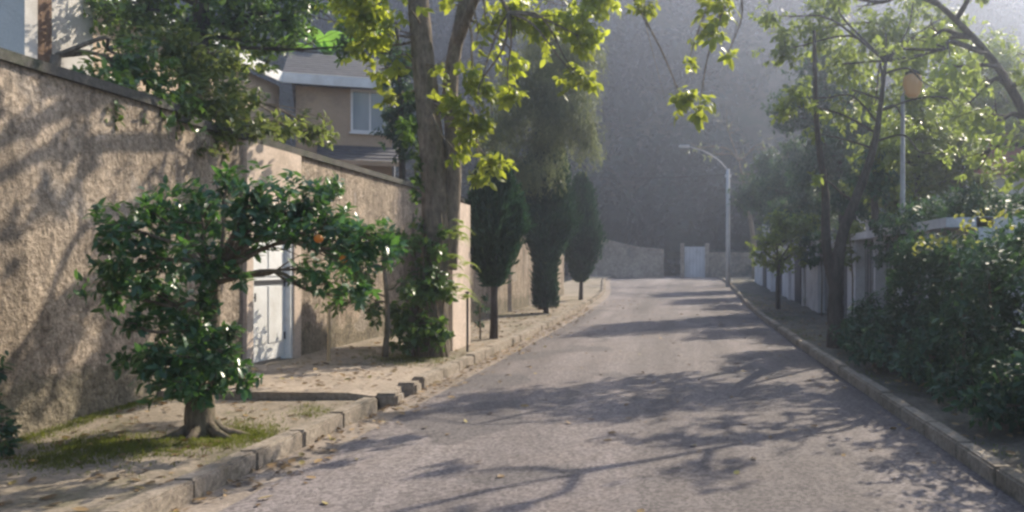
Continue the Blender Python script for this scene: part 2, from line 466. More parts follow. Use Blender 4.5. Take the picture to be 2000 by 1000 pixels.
XL, XR = -3.3, 2.25                     # kerb feet
def xl(y): return XL - 1.6 * float(sstep(34, 60, y))
def xr(y): return XR + 0.35 * float(sstep(25, 50, y))
YY = np.concatenate([np.arange(-8, 66.1, 1.0)])
strip('ground', lambda y: (-180, 180), np.concatenate([np.arange(-60, 70, 4.0), np.arange(70, 320, 20)]), lambda x, y: gz(y) - 0.14, M['soil'], 8)
strip('road', lambda y: (xl(y) + 0.32, xr(y)), YY, lambda x, y: gz(y) + 0.02 * (1 - (x / 3) ** 2), M['asphalt'], 10)
strip('gutter', lambda y: (xl(y), xl(y) + 0.36), YY, lambda x, y: gz(y) - 0.006, M['gutter'], 2)

# left kerb stones, with a gap at the dropped crossing
random.seed(3)
k = MB()
y = -6.0
while y < 62:
    ln = random.uniform(0.75, 1.0)
    if not (9.75 < y + ln / 2 < 11.2):
        z0 = float(gz(y)); j = random.uniform(-0.012, 0.012); dz = random.uniform(-0.012, 0.012)
        x = xl(y) + j
        h = 0.14
        k.box(x - 0.16, x, y, y + ln - 0.015, z0 - 0.1, z0 + h + dz, 0.018)
    y += ln
o = k.build('kerb', M['kerb'], smooth=False); o['kind'] = 'structure'
k = MB(); y = -6.0
while y < 62:
    ln = random.uniform(0.8, 1.0)
    z0 = float(gz(y)); x = xr(y) + random.uniform(-0.01, 0.01)
    k.box(x, x + 0.15, y, y + ln - 0.015, z0 - 0.1, z0 + 0.14 + random.uniform(-0.01, 0.01), 0.018)
    y += ln
o = k.build('kerb', M['kerb']); o['kind'] = 'structure'

def foot_z(x, y):
    b = 0.035 * (math.sin(x * 3.1 + y * 1.3) * 0.5 + math.sin(y * 2.3 - x) * 0.5)
    return float(gz(y)) + 0.05 + 0.03 * (-(x + 3.4)) / 2.4 + (b if y < 9.9 else b * 0.3) + (0.06 if y > 12.6 else 0)
ya = np.concatenate([np.arange(-6, 9.91, 0.35), [9.95]])
strip('footway', lambda y: (-6.2, xl(y) - 0.155), ya, foot_z, M['footway'], 10)
yb = np.concatenate([np.arange(12.5, 62, 0.8)])
strip('footway', lambda y: (-6.4, xl(y) - 0.155), yb, foot_z, M['footway'], 8)
# raised crossing slab in front of the white door, sloping to the road at its edge
s = MB()
s.prism([(-6.1, 10.0, -0.1), (-6.1, 10.0, 0.17), (-3.75, 10.0, 0.145), (-3.42, 10.0, 0.10), (-3.36, 10.0, -0.1)], (0, 2.55, 0))
o = s.build('driveway', M['slab']); o['kind'] = 'structure'
s = MB(); s.box(-3.47, -3.2, 10.0, 10.28, -0.05, 0.135, 0.03)
s.box(-3.5, -3.24, 10.85, 11.1, -0.05, 0.14, 0.03)
o = s.build('kerb', M['kerb']); o['kind'] = 'structure'
strip('verge', lambda y: (xr(y) + 0.152, 9.0), YY, lambda x, y: gz(y) + 0.10 + 0.03 * math.sin(x * 2 + y) + 0.02 * math.sin(3.1 * y), M['verge'], 10)

# wooded hill beyond the end of the street
v, f = [], []
hx = np.linspace(-170, 200, 38); hy = np.linspace(68, 250, 47)
def hill_z(x, y):
    r = 46 * sstep(82, 124, y) * (1 - 0.05 * sstep(30, 95, x)) * (1 - 0.25 * sstep(-40, -120, -(-x)) )
    return r + 1.5 * math.sin(x * 0.11) * math.sin(y * 0.09 + 1) * sstep(84, 100, y) - 0.4
for y in hy:
    for x in hx: v.append((x, y, float(hill_z(x, y))))
n = len(hx)
for j in range(len(hy) - 1):
    for i in range(n - 1):
        a = j * n + i; f.append((a, a + 1, a + n + 1, a + n))
o = link_mesh('hill', v, f, M['soil'], smooth=True); o['kind'] = 'structure'

# forest on it: reads as one mass
P, D, L, NN = [], [], [], []
r2 = np.random.default_rng(11)
cnt = 0
while cnt < 520:
    y = 70 + 58 * r2.random() ** 0.8; x = r2.uniform(-0.55 * y - 6, 0.52 * y + 10)
    if y < 92 and -9 < x < 5 and y < 78: continue
    z = float(hill_z(x, y)); h = r2.uniform(5, 10); rr = r2.uniform(2.4, 4.8)
    n = 260
    d = unit(r2.normal(size=(n, 3)))
    c = np.array([x, y, z + h * 0.62])
    P.append(c + d * np.array([rr, rr, h * 0.45]) * (0.45 + 0.6 * r2.random((n, 1))))
    D.append(unit(np.cross(d, r2.normal(size=(n, 3))))); NN.append(d + 0.35 * r2.normal(size=(n, 3))); L.append(r2.uniform(0.5, 1.3, n))
    cnt += 1
P = np.concatenate(P); D = np.concatenate(D); L = np.concatenate(L)
o = leaf_mesh('forest', P, D, np.concatenate(NN), L, 0.75, M['l_forest'], fine=False)
tag(o, kind='stuff')

# ------------------------------------------------------------------ left boundary wall
XW = -5.9
def wall(name, label, p0, p1, h, z0, cap_mat, thick=0.28, mat=None, cap_h=0.10):
    root = thing(name, label, 'wall', (p0[0], p0[1], z0))
    MB().obox(p0, p1, thick, z0, z0 + h).build('wall_face', mat or M['roughcast'], root)
    if cap_mat is not None:
        d = np.array(p1) - np.array(p0); d = d / np.linalg.norm(d); nn = np.array([-d[1], d[0]])
        a = np.array(p0) - nn * 0.05 - d * 0.02; b_ = np.array(p1) - nn * 0.05 + d * 0.02
        MB().obox(a, b_, thick + 0.1, z0 + h + 0.002, z0 + h + cap_h).build('coping', cap_mat, root)
    return root

wall('boundary_wall', 'tall beige roughcast wall with dark coping streaked by leaf shadows, beside the orange tree', (XW, 1.0), (XW, 10.35), 3.46, -0.1, M['cap'])
# second run with the white door opening
DY0, DY1, DH = 12.42, 13.62, 2.18
X2 = XW - 0.12
root = thing('boundary_wall', 'beige roughcast wall with thin dark coping, holding the white door', 'wall', (X2, 10.37, -0.1))
mb = MB()
mb.obox((X2, 10.37), (X2, DY0 - 0.06), 0.26, -0.1, 3.3).obox((X2, DY1 + 0.06), (X2, 27.0), 0.26, -0.1, 3.3).obox((X2, DY0 - 0.06), (X2, DY1 + 0.06), 0.26, 0.16 + DH + 0.06, 3.3)
mb.build('wall_face', M['roughcast'], root)
MB().obox((X2 + 0.06, 10.37), (X2 + 0.06, 27.05), 0.38, 3.302, 3.40).build('coping', M['cap'], root)
wall('boundary_wall', 'plain beige wall standing behind the three cypresses', (-5.3, 19.3), (-4.75, 36), 2.5, 0.1, None, mat=M['roughcast'])
wall('wall_pier', 'short pale wall stub with bare top beside the ivy-clad trunk', (-3.86, 15.0), (-3.86, 16.25), 2.62, 0.05, None, thick=0.3, mat=M['pink_render'])

# white door in the wall
d = thing('door', 'white metal street door under the orange tree branches', 'door', (X2, (DY0 + DY1) / 2, 0.17))
mb = MB()
xd = X2 - 0.06
mb.box(xd - 0.04, xd, DY0 + 0.02, DY1 - 0.02, 0.19, 0.17 + DH)
mb.build('leaf_panel', M['white_paint'], d)
mb = MB()
for a, b_ in ((0.26, 1.10), (1.24, 2.10)):
    for yy in (DY0 + 0.08, (DY0 + DY1) / 2 + 0.03):
        w2 = (DY1 - DY0) / 2 - 0.11
        mb.box(xd + 0.001, xd + 0.014, yy, yy + w2, 0.17 + a, 0.17 + b_, 0.004)
mb.build('raised_panel', M['white_paint'], d)
mb = MB(); mb.box(xd + 0.001, xd + 0.02, DY0 + 0.02, DY1 - 0.02, 0.17 + 1.13, 0.17 + 1.19).build('rail', M['dark_metal'], d)
mb = MB()
mb.box(X2 - 0.12, X2 + 0.03, DY0 - 0.055, DY0 + 0.015, 0.15, 0.2 + DH).box(X2 - 0.12, X2 + 0.03, DY1 - 0.015, DY1 + 0.055, 0.15, 0.2 + DH)
mb.box(X2 - 0.12, X2 + 0.03, DY0 + 0.018, DY1 - 0.018, 0.17 + DH, 0.2 + DH)
mb.build('frame', M['white_paint'], d)
mb = MB(); mb.tube([(xd + 0.05, DY0 + 0.14, 1.18), (xd + 0.05, DY0 + 0.14, 1.06)], 0.012, 8).tube([(xd, DY0 + 0.14, 1.12), (xd + 0.05, DY0 + 0.14, 1.12)], 0.01, 8)
mb.build('handle', M['dark_metal'], d)

for zz in (0.45, 1.25, 2.05): MB().tube([(xd + 0.016, DY1 - 0.05, zz), (xd + 0.016, DY1 - 0.05, zz + 0.11)], 0.012, 8).build('hinge', M['dark_metal'], d)
MB().box(xd + 0.001, xd + 0.012, DY0 + 0.11, DY0 + 0.17, 0.98, 1.22, 0.003).build('lock_plate', M['grey_metal'], d)

mb = MB()
mb.box(X2 + 0.001, X2 + 0.06, DY0 - 0.24, DY0 - 0.058, 0.1, 0.2 + DH).box(X2 + 0.001, X2 + 0.06, DY1 + 0.058, DY1 + 0.30, 0.1, 0.2 + DH).box(X2 + 0.001, X2 + 0.062, DY0 - 0.24, DY1 + 0.30, 0.203 + DH, 3.296)
mb.build('portal', M['pink_render'], d)

# thin stake and thin post on the footway
g = at(642, 706, 13.3)
mb = MB(); mb.tube([(g[0], 13.3, 0.05), (g[0] + 0.01, 13.3, 0.5), (g[0], 13.31, 0.92)], [0.028, 0.026, 0.024], 7, 0.05)
o = mb.build('stake', M['wood_stake']); tag(o, 'slim pale wooden stake in the footway right of the white door', 'stake')
mb = MB(); mb.tube([(-3.60, 14.95, 0.0), (-3.60, 14.95, 1.1)], 0.02, 8).box(-3.63, -3.57, 14.92, 14.98, 1.1, 1.13)
o = mb.build('post', M['dark_metal']); tag(o, 'thin dark metal post in front of the short wall stub', 'post')

# ------------------------------------------------------------------ house behind the wall
A = np.array([-11.7, 26.0]); B = np.array([-8.48, 27.2]); ZE = 7.05
e = (B - A) / np.linalg.norm(B - A); nrm = np.array([e[1], -e[0]])      # front faces the camera
H = thing('house', 'two storey tan house with grey tiled roof and white eaves behind the beige wall', 'house', (-11, 24, 0))
In = A - nrm * 0.45 + e * 0.35; Bn = B - nrm * 0.45 - e * 0.35
mb = MB()
mb.obox(In, Bn, 5.5, 0, ZE - 0.12)
mb.build('wing_wall', M['tan_render'], H)
mb = MB(); mb.obox((-12.05, 14.2), (-12.05, 26.6), 5.0, 0, ZE - 0.12)
mb.build('wall', M['tan_render'], H)
# roofs
def gable(mb, p0, p1, depth, z, rise):
    p0 = np.array(p0); p1 = np.array(p1); d_ = (p1 - p0) / np.linalg.norm(p1 - p0); n_ = np.array([-d_[1], d_[0]])
    q = [np.append(p0, z), np.append(p0 + n_ * depth / 2, z + rise), np.append(p0 + n_ * depth, z)]
    q2 = [x + np.append(p1 - p0, 0) for x in q]
    up = np.array([0, 0, 0.12])
    v = q + [x + up for x in q] + q2 + [x + up for x in q2]
    mb.add(v, [(3, 9, 10, 4), (4, 10, 11, 5), (0, 1, 7, 6), (1, 2, 8, 7), (0, 6, 9, 3), (2, 5, 11, 8), (0, 3, 4, 1), (1, 4, 5, 2), (6, 7, 10, 9), (7, 8, 11, 10)])
mb = MB()
gable(mb, A, B, 6.4, ZE, 1.35)
mb.build('wing_roof', M['roof'], H)
mb = MB(); gable(mb, (A[0] + 0.12, 13.6), (A[0] - 0.05, 27.5), 6.2, ZE + 0.01, 1.6); mb.build('roof', M['roof'], H)
mb = MB()
mb.obox(A - nrm * -0.012, B - nrm * -0.012, -0.035, ZE - 0.14, ZE + 0.16)
mb.obox((A[0] + 0.16, 13.6), (A[0] + 0.0, 26.0), -0.035, ZE - 0.14, ZE + 0.17)
mb.build('fascia', M['white_paint'], H)
# soffit end block at the right hand corner
mb = MB(); mb.obox(B - e * 0.42 - nrm * 0.02, B + e * 0.02 - nrm * 0.02, 0.40, ZE - 0.3, ZE - 0.11); mb.build('eave_box', M['white_paint'], H)
# window
wc = at(716, 214, 27.3)
tt = ((wc[0] - In[0]) * e[0]) / (e[0] * e[0])
L_in = np.linalg.norm(Bn - In)
t0, t1 = L_in - 1.20, L_in - 0.08
zw0, zw1 = 5.62, 6.93
q0 = In + e * t0; q1 = In + e * t1
W = MB()
fw = 0.07
W.obox(q0 + nrm * 0.05, q1 + nrm * 0.05, 0.12, zw0, zw0 + fw).obox(q0 + nrm * 0.05, q1 + nrm * 0.05, 0.12, zw1 - fw, zw1)
W.obox(q0 + nrm * 0.049, q0 + e * fw + nrm * 0.049, 0.12, zw0 + fw, zw1 - fw).obox(q1 - e * fw + nrm * 0.049, q1 + nrm * 0.049, 0.12, zw0 + fw, zw1 - fw)
mid = (q0 + q1) / 2
W.obox(mid - e * 0.03 + nrm * 0.046, mid + e * 0.03 + nrm * 0.046, 0.1, zw0 + fw, zw1 - fw)
wf = W.build('window', M['white_paint'], H)
MB().obox(q0 + e * fw + nrm * 0.015, q1 - e * fw + nrm * 0.015, 0.01, zw0 + fw, zw1 - fw).build('pane', M['glass'], wf)
MB().obox(q0 - e * 0.04 + nrm * 0.09, q1 + e * 0.04 + nrm * 0.09, 0.086, zw0 - 0.06, zw0 - 0.002).build('sill', M['white_paint'], wf)
MB().tube([np.append(Bn - e * -0.05 + nrm * 0.06, 0.2), np.append(Bn - e * -0.05 + nrm * 0.06, 3.5), np.append(Bn - e * -0.05 + nrm * 0.06, ZE - 0.3)], 0.045, 8).build('downpipe', M['grey_metal'], H, True)
# lower lean-to roof under the window
a = In + nrm * 1.1 + e * 0.6; b_ = Bn + nrm * 1.1 + e * 0.25
mb = MB()
q = [np.append(a, 4.55), np.append(b_, 4.55), np.append(b_ - nrm * 1.08, 5.12), np.append(a - nrm * 1.08, 5.12)]
mb.prism(q, (0, 0, 0.08))
mb.build('porch_roof', M['roof'], H)
mb = MB(); mb.obox(a + nrm * 0.01, b_ + nrm * 0.01, -0.03, 4.50, 4.64).build('porch_fascia', M['tan_render'], H)
# projecting pale end of the house at the far left
mb = MB(); mb.obox((-17, 14.0), (-10.36, 14.0), 0.28, 0, 9.0); mb.build('end_wall', M['pale_render'], H)
mb = MB(); mb.obox((-11.35, 14.5), (-11.35, 16.0), 0.3, 0, 8.5); mb.build('door_recess', M['brown_wood'], H)
mb = MB(); mb.obox((-11.4, 16.05), (-11.4, 17.2), 0.3, 0, 8.0); mb.build('pilaster', M['pale_render'], H)

# ------------------------------------------------------------------ end of the street
root = thing('retaining_wall', 'low beige-grey stone wall with gently sloping top closing the left end of the street', 'wall', (-5, 62, 0.5))
poly = [at(1110, 552, 62), at(1296, 552, 62), at(1296, 490, 62), at(1250, 486, 62), at(1205, 476, 62), at(1150, 462, 62), at(1110, 458, 62)]
MB().prism(poly, (0, 0.8, 0)).build('wall_face', M['stone'], root)
cp = poly[2:]
mb = MB()
for a, b_ in zip(cp[:-1], cp[1:]):
    mb.prism([a + (0, -0.06, 0.0), b_ + (0, -0.06, 0.0), b_ + (0, -0.06, 0.13), a + (0, -0.06, 0.13)], (0, 0.92, 0))
mb.build('coping', M['stone'], root)
root = thing('gate', 'pale gate at the far end of the street beside the dark opening', 'gate', (0.8, 62.5, 0.5))
a = at(1337, 482, 62.5); b_ = at(1377, 545, 62.5)
MB().box(a[0], b_[0], 62.5, 62.58, 0.62, a[2]).build('gate_panel', M['white_render'], root)
MB().box(a[0] - 0.3, a[0] - 0.01, 62.4, 62.75, 0.5, a[2] + 0.25).build('gatepost', M['stone'], root)
MB().box(b_[0] + 0.01, b_[0] + 0.3, 62.4, 62.75, 0.5, a[2] + 0.25).build('gatepost', M['stone'], root)
mb = MB()
for xx in np.linspace(a[0] + 0.12, b_[0] - 0.12, 6): mb.box(xx - 0.02, xx + 0.02, 62.47, 62.497, 0.66, a[2] - 0.04)
mb.build('bars', M['grey_metal'], root)
root = thing('low_wall', 'dark stone wall at the end of the street right of the pale gate', 'wall', (3.0, 62.6, 0.5))
MB().box(b_[0] + 0.32, 5.4, 62.6, 63.0, 0.4, 2.4).build('wall_face', M['stone'], root)
MB().box(b_[0] + 0.3, 5.45, 62.55, 63.05, 2.402, 2.5).build('coping', M['cap'], root)

# ------------------------------------------------------------------ right side buildings
XF = 4.15
root = thing('white_wall', 'long low white rendered wall far along the right side', 'wall', (XF, 25, 0.2))
mb = MB(); mb.obox((XF, 50), (XF, 27.0), 0.25, 0.1, 2.3); mb.build('wall_face', M['white_render'], root)
MB().obox((XF - 0.05, 50.05), (XF - 0.05, 26.95), 0.35, 2.302, 2.40).build('coping', M['grey_metal'], root)
mb = MB()
for y0 in (30.5, 36.5, 43): mb.box(XF - 0.04, XF - 0.002, y0, y0 + 1.6, 0.15, 2.1)
mb.build('gate_panel', M['dark_metal'], root)
mb = MB()
for y0 in (29.5, 33.4, 40.0): mb.box(XF - 0.09, XF - 0.003, y0, y0 + 0.35, 0.15, 2.295)
mb.build('pilaster', M['white_render'], root)

P_ = thing('gatehouse', 'white pillared street front with dark gates behind the right tree', 'building', (XF, 20, 0.1))
mb = MB()
MB().obox((XF + 0.25, 26.9), (XF + 0.25, 13.2), 3.5, 0.1, 2.3).build('wall', M['white_render'], P_)
for y0, y1 in ((14.4, 14.75), (16.35, 16.75), (18.5, 18.66), (20.6, 21.6), (23.6, 24.0), (26.3, 26.8)):
    MB().box(XF - 0.1, XF + 0.247, y0, y1, 0.05, 2.14).build('pillar', M['white_render'], P_)
for y0, y1 in ((14.78, 16.32), (16.78, 18.47), (18.69, 20.57), (21.63, 23.57), (24.03, 26.27)):
    g_ = MB().box(XF + 0.12, XF + 0.16, y0, y1, 0.2, 2.05).build('gate_panel', M['dark_metal'], P_)
    mb = MB()
    for yy in np.arange(y0 + 0.15, y1 - 0.05, 0.3): mb.box(XF + 0.10, XF + 0.118, yy, yy + 0.03, 0.22, 2.0)
    mb.build('bars', M['grey_metal'], g_)
MB().obox((XF - 0.2, 27.0), (XF - 0.2, 13.2), 0.7, 2.142, 2.29).build('lintel', M['white_render'], P_)
# house set back on the right with a reddish roof
Hr = thing('house', 'pale house with red tiled roof half hidden by trees behind the right street front', 'house', (9, 27, 0))
MB().box(6.6, 13, 24, 34, 0, 4.0).build('wall', M['white_render'], Hr)
mb = MB()
mb.add([(6.1, 23.5, 4.0), (13.5, 23.5, 4.0), (13.5, 34.5, 4.0), (6.1, 34.5, 4.0), (9.8, 26.5, 5.6), (9.8, 31.5, 5.6)],
       [(0, 1, 4), (1, 2, 5, 4), (2, 3, 5), (3, 0, 4, 5), (3, 2, 1, 0)])
mb.build('roof', M['red_tile'], Hr)
wf = MB().box(7.4, 8.6, 23.93, 23.998, 1.6, 2.9).build('window', M['white_paint'], Hr)
MB().box(7.5, 8.5, 23.915, 23.928, 1.7, 2.8).build('pane', M['glass'], wf)
# square pale chimney-like pillar
cpx = at(1490, 430, 52)
root = thing('gate_pillar', 'tall narrow white pillar rising above the far right wall', 'pillar', (cpx[0] + 0.2, 52, 0.4))
MB().box(cpx[0], cpx[0] + 0.45, 52, 52.45, 0.4, at(0, 374, 52)[2], 0.02).build('shaft', M['white_render'], root)
MB().box(cpx[0] - 0.06, cpx[0] + 0.51, 51.94, 52.51, at(0, 374, 52)[2] + 0.002, at(0, 374, 52)[2] + 0.12, 0.02).build('cap', M['grey_metal'], root)

# poles
px_ = at(1422, 560, 46)[0]; zt = at(0, 330, 46)[2]
root = thing('utility_pole', 'slim pale concrete pole with a curved lamp arm at the far right kerb', 'pole', (px_, 46, 0.4))
MB().tube([(px_, 46, 0.3), (px_, 46, zt)], [0.13, 0.09], 10).build('shaft', M['pole_concrete'], root, True)
arm = smooth_path([(px_, 46, zt - 0.1), (px_ - 0.5, 46, zt + 0.45), (px_ - 1.2, 46, zt + 0.9), (px_ - 2.0, 46, zt + 1.15)], 4)
am = MB().tube(arm, np.linspace(0.045, 0.03, len(arm)), 8).build('lamp_arm', M['grey_metal'], root, True)
MB().box(px_ - 2.55, px_ - 1.98, 45.88, 46.12, zt + 1.1, zt + 1.24, 0.04).build('lamp_head', M['pole_concrete'], am)
for xx in (-0.13, 0.13):
    MB().tube([(px_ + xx, 45.94, zt - 0.44), (px_ + xx, 45.94, zt - 0.36), (px_ + xx, 45.94, zt - 0.28)], [0.03, 0.05, 0.02], 8).build('insulator', M['pole_concrete'], root)
for i, xx in enumerate((-0.13, 0.13)):
    a = np.array([px_ + xx, 45.94, zt - 0.29]); b_ = np.array([-13.5 + i * 0.8, 54, 7.1 + 0.25 * i])
    pts = [a + (b_ - a) * t_ - np.array([0, 0, 0.9 * 4 * t_ * (1 - t_) * 0.35]) for t_ in np.linspace(0, 1, 14)]
    o = MB().tube(pts, 0.012, 5).build('power_line', M['dark_metal'])
    tag(o, ['lower thin sagging wire running left from the far pole', 'upper thin sagging wire running left from the far pole'][i], 'wire', 'wires strung from the far pole')

lx, ly = at(1763, 0, 17.0)[0], 17.0
lz = at(0, 188, 17.0)[2]
lamp = thing('street_lamp', 'slim grey lamp post with dull orange head above the right hedge', 'street lamp', (lx, ly, 0.1))
MB().tube([(lx, ly, 0.05), (lx, ly, 2), (lx, ly, lz)], [0.06, 0.05, 0.04], 10).build('post', M['grey_metal'], lamp, True)
hx_ = lx + 0.19
MB().tube([(lx, ly, lz), (lx + 0.05, ly, lz + 0.12), (lx + 0.14, ly, lz + 0.05)], 0.022, 8).build('bracket', M['grey_metal'], lamp, True)
MB().tube([(hx_, ly, lz - 0.02), (hx_, ly, lz + 0.05), (hx_, ly, lz + 0.22), (hx_, ly, lz + 0.38), (hx_, ly, lz + 0.43)], [0.09, 0.15, 0.19, 0.17, 0.08], 14).build('globe', M['amber'], lamp, True)
MB().tube([(hx_, ly, lz + 0.432), (hx_, ly, lz + 0.47), (hx_, ly, lz + 0.52)], [0.15, 0.12, 0.03], 14).build('cap', M['dark_metal'], lamp, True)

# ------------------------------------------------------------------ trees and plants
def px_lobes(lst, Y):
    "lobes given as (u, v, radius in photo pixels, dY)"
    out = []
    for q in lst:
        yy = Y + (q[3] if len(q) > 3 else rng.uniform(-0.3, 0.3))
        out.append((at(q[0], q[1], yy), q[2] / FPX * yy))
    return out

def plant(name, label, cat, base, stem, rad, lobes, density, k, length, ratio, lm, bm, group=None, crown='crown', trunk='trunk', fine=True,
          limb=(0.035, 0.012), sub=5, gravity=0.25, droop=0.15, flat=0.85, sides=12, wob=0.05, outward=0.55, sag=0.1, skip=0.0):
    root = thing(name, label, cat, base, group)
    mb = MB()
    sp_ = smooth_path(stem, 6)
    rr = np.interp(np.linspace(0, 1, len(sp_)), np.linspace(0, 1, len(rad)), rad)
    mb.tube(sp_, rr, sides, wob)
    limbs(mb, sp_[len(sp_) // 3:], lobes, limb[0], limb[1], sub=sub, sag=sag)
    mb.build(trunk, bm, root, smooth=True)
    P, D = lobe_tips(lobes, density, flat=flat)
    if skip: keep = rng.random(len(P)) > skip; P, D = P[keep], D[keep]
    b0, d0, n0, L0 = rosettes(P, D, k, length, gravity=gravity, outward=outward)
    leaf_mesh(crown, b0, d0, n0, L0, ratio, lm, root, fine=fine, droop=droop)
    return root

# orange tree in front of the wall
OB = np.array([-4.32, 8.0, 0.06])
ol = px_lobes([(290, 500, 100), (225, 435, 62, -0.2), (215, 560, 62), (325, 590, 72, 0.2), (300, 415, 56), (390, 410, 86, 0.2), (400, 510, 74, -0.4), (500, 395, 82), (450, 350, 44, 0.3), (470, 450, 44, -0.3), (535, 445, 44, -0.3), (590, 470, 36, -0.35), (500, 480, 30, 0.2), (585, 405, 84, 0.1), (650, 440, 78),
               (640, 375, 46, 0.3), (715, 480, 70, -0.1), (625, 530, 58, 0.2), (690, 560, 46), (765, 480, 48, 0.1), (470, 545, 26), (350, 640, 50), (400, 590, 46, -0.3),
               (365, 700, 84, -0.2), (295, 695, 62, -0.2), (440, 715, 64, -0.1), (385, 640, 60, -0.3), (390, 700, 60, -0.5), (400, 760, 40, -0.4), (365, 750, 40, -0.5), (430, 690, 40, -0.5), (335, 750, 46, -0.2), (440, 650, 40), (265, 630, 40), (410, 755, 46, -0.2), (250, 700, 34), (475, 745, 34)], 8.0)
ot = plant('orange_tree', 'bushy dark-leaved orange tree arching over the footway before the white door', 'tree', OB,
           [(-4.32, 8.0, 0.02), (-4.35, 8.02, 0.3), (-4.30, 8.0, 0.65), (-4.25, 8.02, 1.05), (-4.2, 8.0, 1.5)], [0.15, 0.12, 0.09, 0.07, 0.04],
           ol, 640, 9, 0.10, 0.42, M['l_citrus'], M['bark'], limb=(0.026, 0.009), sub=6, gravity=0.2)
mb = MB()
for ang in np.linspace(0.3, 5.9, 6):
    dx, dy = math.cos(ang), math.sin(ang)
    mb.tube([(-4.32 + 0.05 * dx, 8 + 0.05 * dy, 0.16), (-4.32 + 0.18 * dx, 8 + 0.18 * dy, 0.08), (-4.32 + 0.42 * dx, 8 + 0.42 * dy, 0.02)], [0.06, 0.045, 0.015], 7)
mb.build('roots', M['bark'], ot, True)
for (u, v, dy) in ((622, 466, -0.46), (672, 505, -0.2)):
    c = at(u, v, 8.0 + dy)
    pts = [c + np.array([0, 0, 0.036 * math.cos(a)]) for a in np.linspace(0.1, math.pi - 0.1, 9)]
    MB().tube(pts, [0.038 * math.sin(a) for a in np.linspace(0.1, math.pi - 0.1, 9)], 14).build('orange', M['orange'], ot, True)

# young tree beside the big trunk
yl = px_lobes([(700, 530, 58), (760, 480, 52), (725, 600, 42), (790, 560, 30), (690, 470, 46), (660, 590, 34), (800, 470, 28)], 13.6)
plant('young_tree', 'young tree with thin reddish stem between the stake and the big trunk', 'tree', (at(752, 0, 13.6)[0], 13.6, 0.1),
      [at(752, 697, 13.6), at(757, 620, 13.6), at(752, 540, 13.6), at(745, 470, 13.6)], [0.05, 0.04, 0.03, 0.015], yl, 480, 8, 0.11, 0.42, M['l_mid'], M['bark'], limb=(0.018, 0.008))

# big street tree: massive ivy-clad trunk, sparse broad yellow-green leaves
TY = 14.3
bl = px_lobes([(930, 80, 62, -0.6), (905, 215, 54, -0.9), (880, 190, 36, -0.7), (930, 150, 40, -0.6), (895, 300, 30, -0.8), (1000, 60, 50, -0.4), (940, 235, 34, -0.9), (965, 315, 40, -0.9), (935, 345, 30, -0.8), (1050, 60, 60, -0.4), (1140, 75, 50, -0.8), (1150, 160, 32, -0.8), (1010, 120, 38, 0.2), (870, 120, 38, -0.5), (960, 50, 66, -0.5), (1020, 20, 64, -0.6), (1085, 30, 60, -0.6), (1135, 30, 50, -0.8), (940, 160, 40, -0.6), (995, 180, 40, -0.3), (1125, 150, 40, -0.8), (910, 260, 36, -0.8), (715, 20, 50, -0.5), (740, 135, 40, -0.3), (700, 90, 40, -0.4), (690, 30, 50, 0.1), (780, 60, 44, -0.5),
               (735, 70, 48, -0.4), (770, 110, 40, -0.5), (760, 190, 30, 0.2), (1330, 190, 40, -1.8), (1365, 215, 38, -1.8), (1385, 60, 40, -1.8), (1400, 10, 46, -1.8), (1345, 120, 22, -1.7), (1260, 10, 36, -1.4), (1420, 110, 18, -1.8),
               (980, -20, 60, -0.3), (1170, -10, 60, -0.6), (810, 10, 60, -1.0), (690, -10, 70, -0.6), (890, 10, 50, -0.9)], TY)
up = [((-5.2, 14.5, 7.6), 1.1), ((-3.6, 15.3, 8.2), 1.2), ((-2.2, 14.0, 7.6), 0.9), ((-4.6, 13.4, 8.8), 1.0), ((-0.8, 13.2, 7.6), 0.9), ((0.6, 12.6, 7.4), 0.8), ((-6.4, 13.6, 7.0), 0.9), ((-3.6, 12.2, 6.4), 0.7), ((-3.1, 13.7, 6.05), 0.42), ((-2.85, 13.75, 5.75), 0.36), ((-3.3, 13.9, 6.5), 0.42), ((-2.1, 16.0, 6.25), 0.6), ((-2.4, 15.8, 6.7), 0.5)]  # mostly out-of-view lobes, some placed to cast shade bands on the wall
BT = thing('street_tree', 'massive pale-barked tree with sparse broad yellow-green leaves at the left kerb', 'tree', (-4.0, TY, 0.1))
mb = MB()
stem = smooth_path([(at(845, 0, TY)[0], TY, 0.0), (at(845, 0, TY)[0], TY, 0.8), (at(850, 0, TY)[0], TY, 2.0), (at(846, 0, TY)[0], TY, 3.2), (at(832, 0, TY)[0], TY - 0.1, 4.7), (at(820, 0, TY)[0], TY - 0.1, 6.2), (-4.1, TY, 8.0)], 6)
mb.tube(stem, np.interp(np.linspace(0, 1, len(stem)), np.linspace(0, 1, 7), [0.29, 0.235, 0.22, 0.205, 0.18, 0.155, 0.09]), 18, 0.06)
side = smooth_path([(at(872, 0, TY)[0], TY + 0.1, 1.5), at(885, 300, TY + 0.1), at(880, 160, TY + 0.2), at(905, 20, TY + 0.2), at(940, -120, TY + 0.2)], 6)
nodes = stem[22:] + side[10:]
for path in ([stem[-8], (-2.6, 13.9, 7.5), (-1.0, 13.2, 7.6), (0.3, 12.6, 7.2), (0.9, 12.4, 6.6)], [stem[-9], (-4.9, 14.0, 6.9), (-5.8, 13.8, 7.2)], [side[-4], (-2.4, 13.7, 7.2), (-1.5, 13.4, 7.0), (-0.9, 13.2, 6.4)], [side[-10], (-3.0, 13.6, 5.9), (-2.6, 13.4, 5.4)]):
    pp = smooth_path(path, 5); mb.tube(pp, np.linspace(0.085, 0.025, len(pp)), 8, 0.04); nodes += pp
limbs(mb, nodes, bl + up, 0.024, 0.007, sub=3, sag=0.05, anyz=True)
mb.build('trunk', M['bark_pale'], BT, True)
P, D = lobe_tips(bl, 270, flat=1.0); P2, D2 = lobe_tips(up, 200)
nb = len(P)
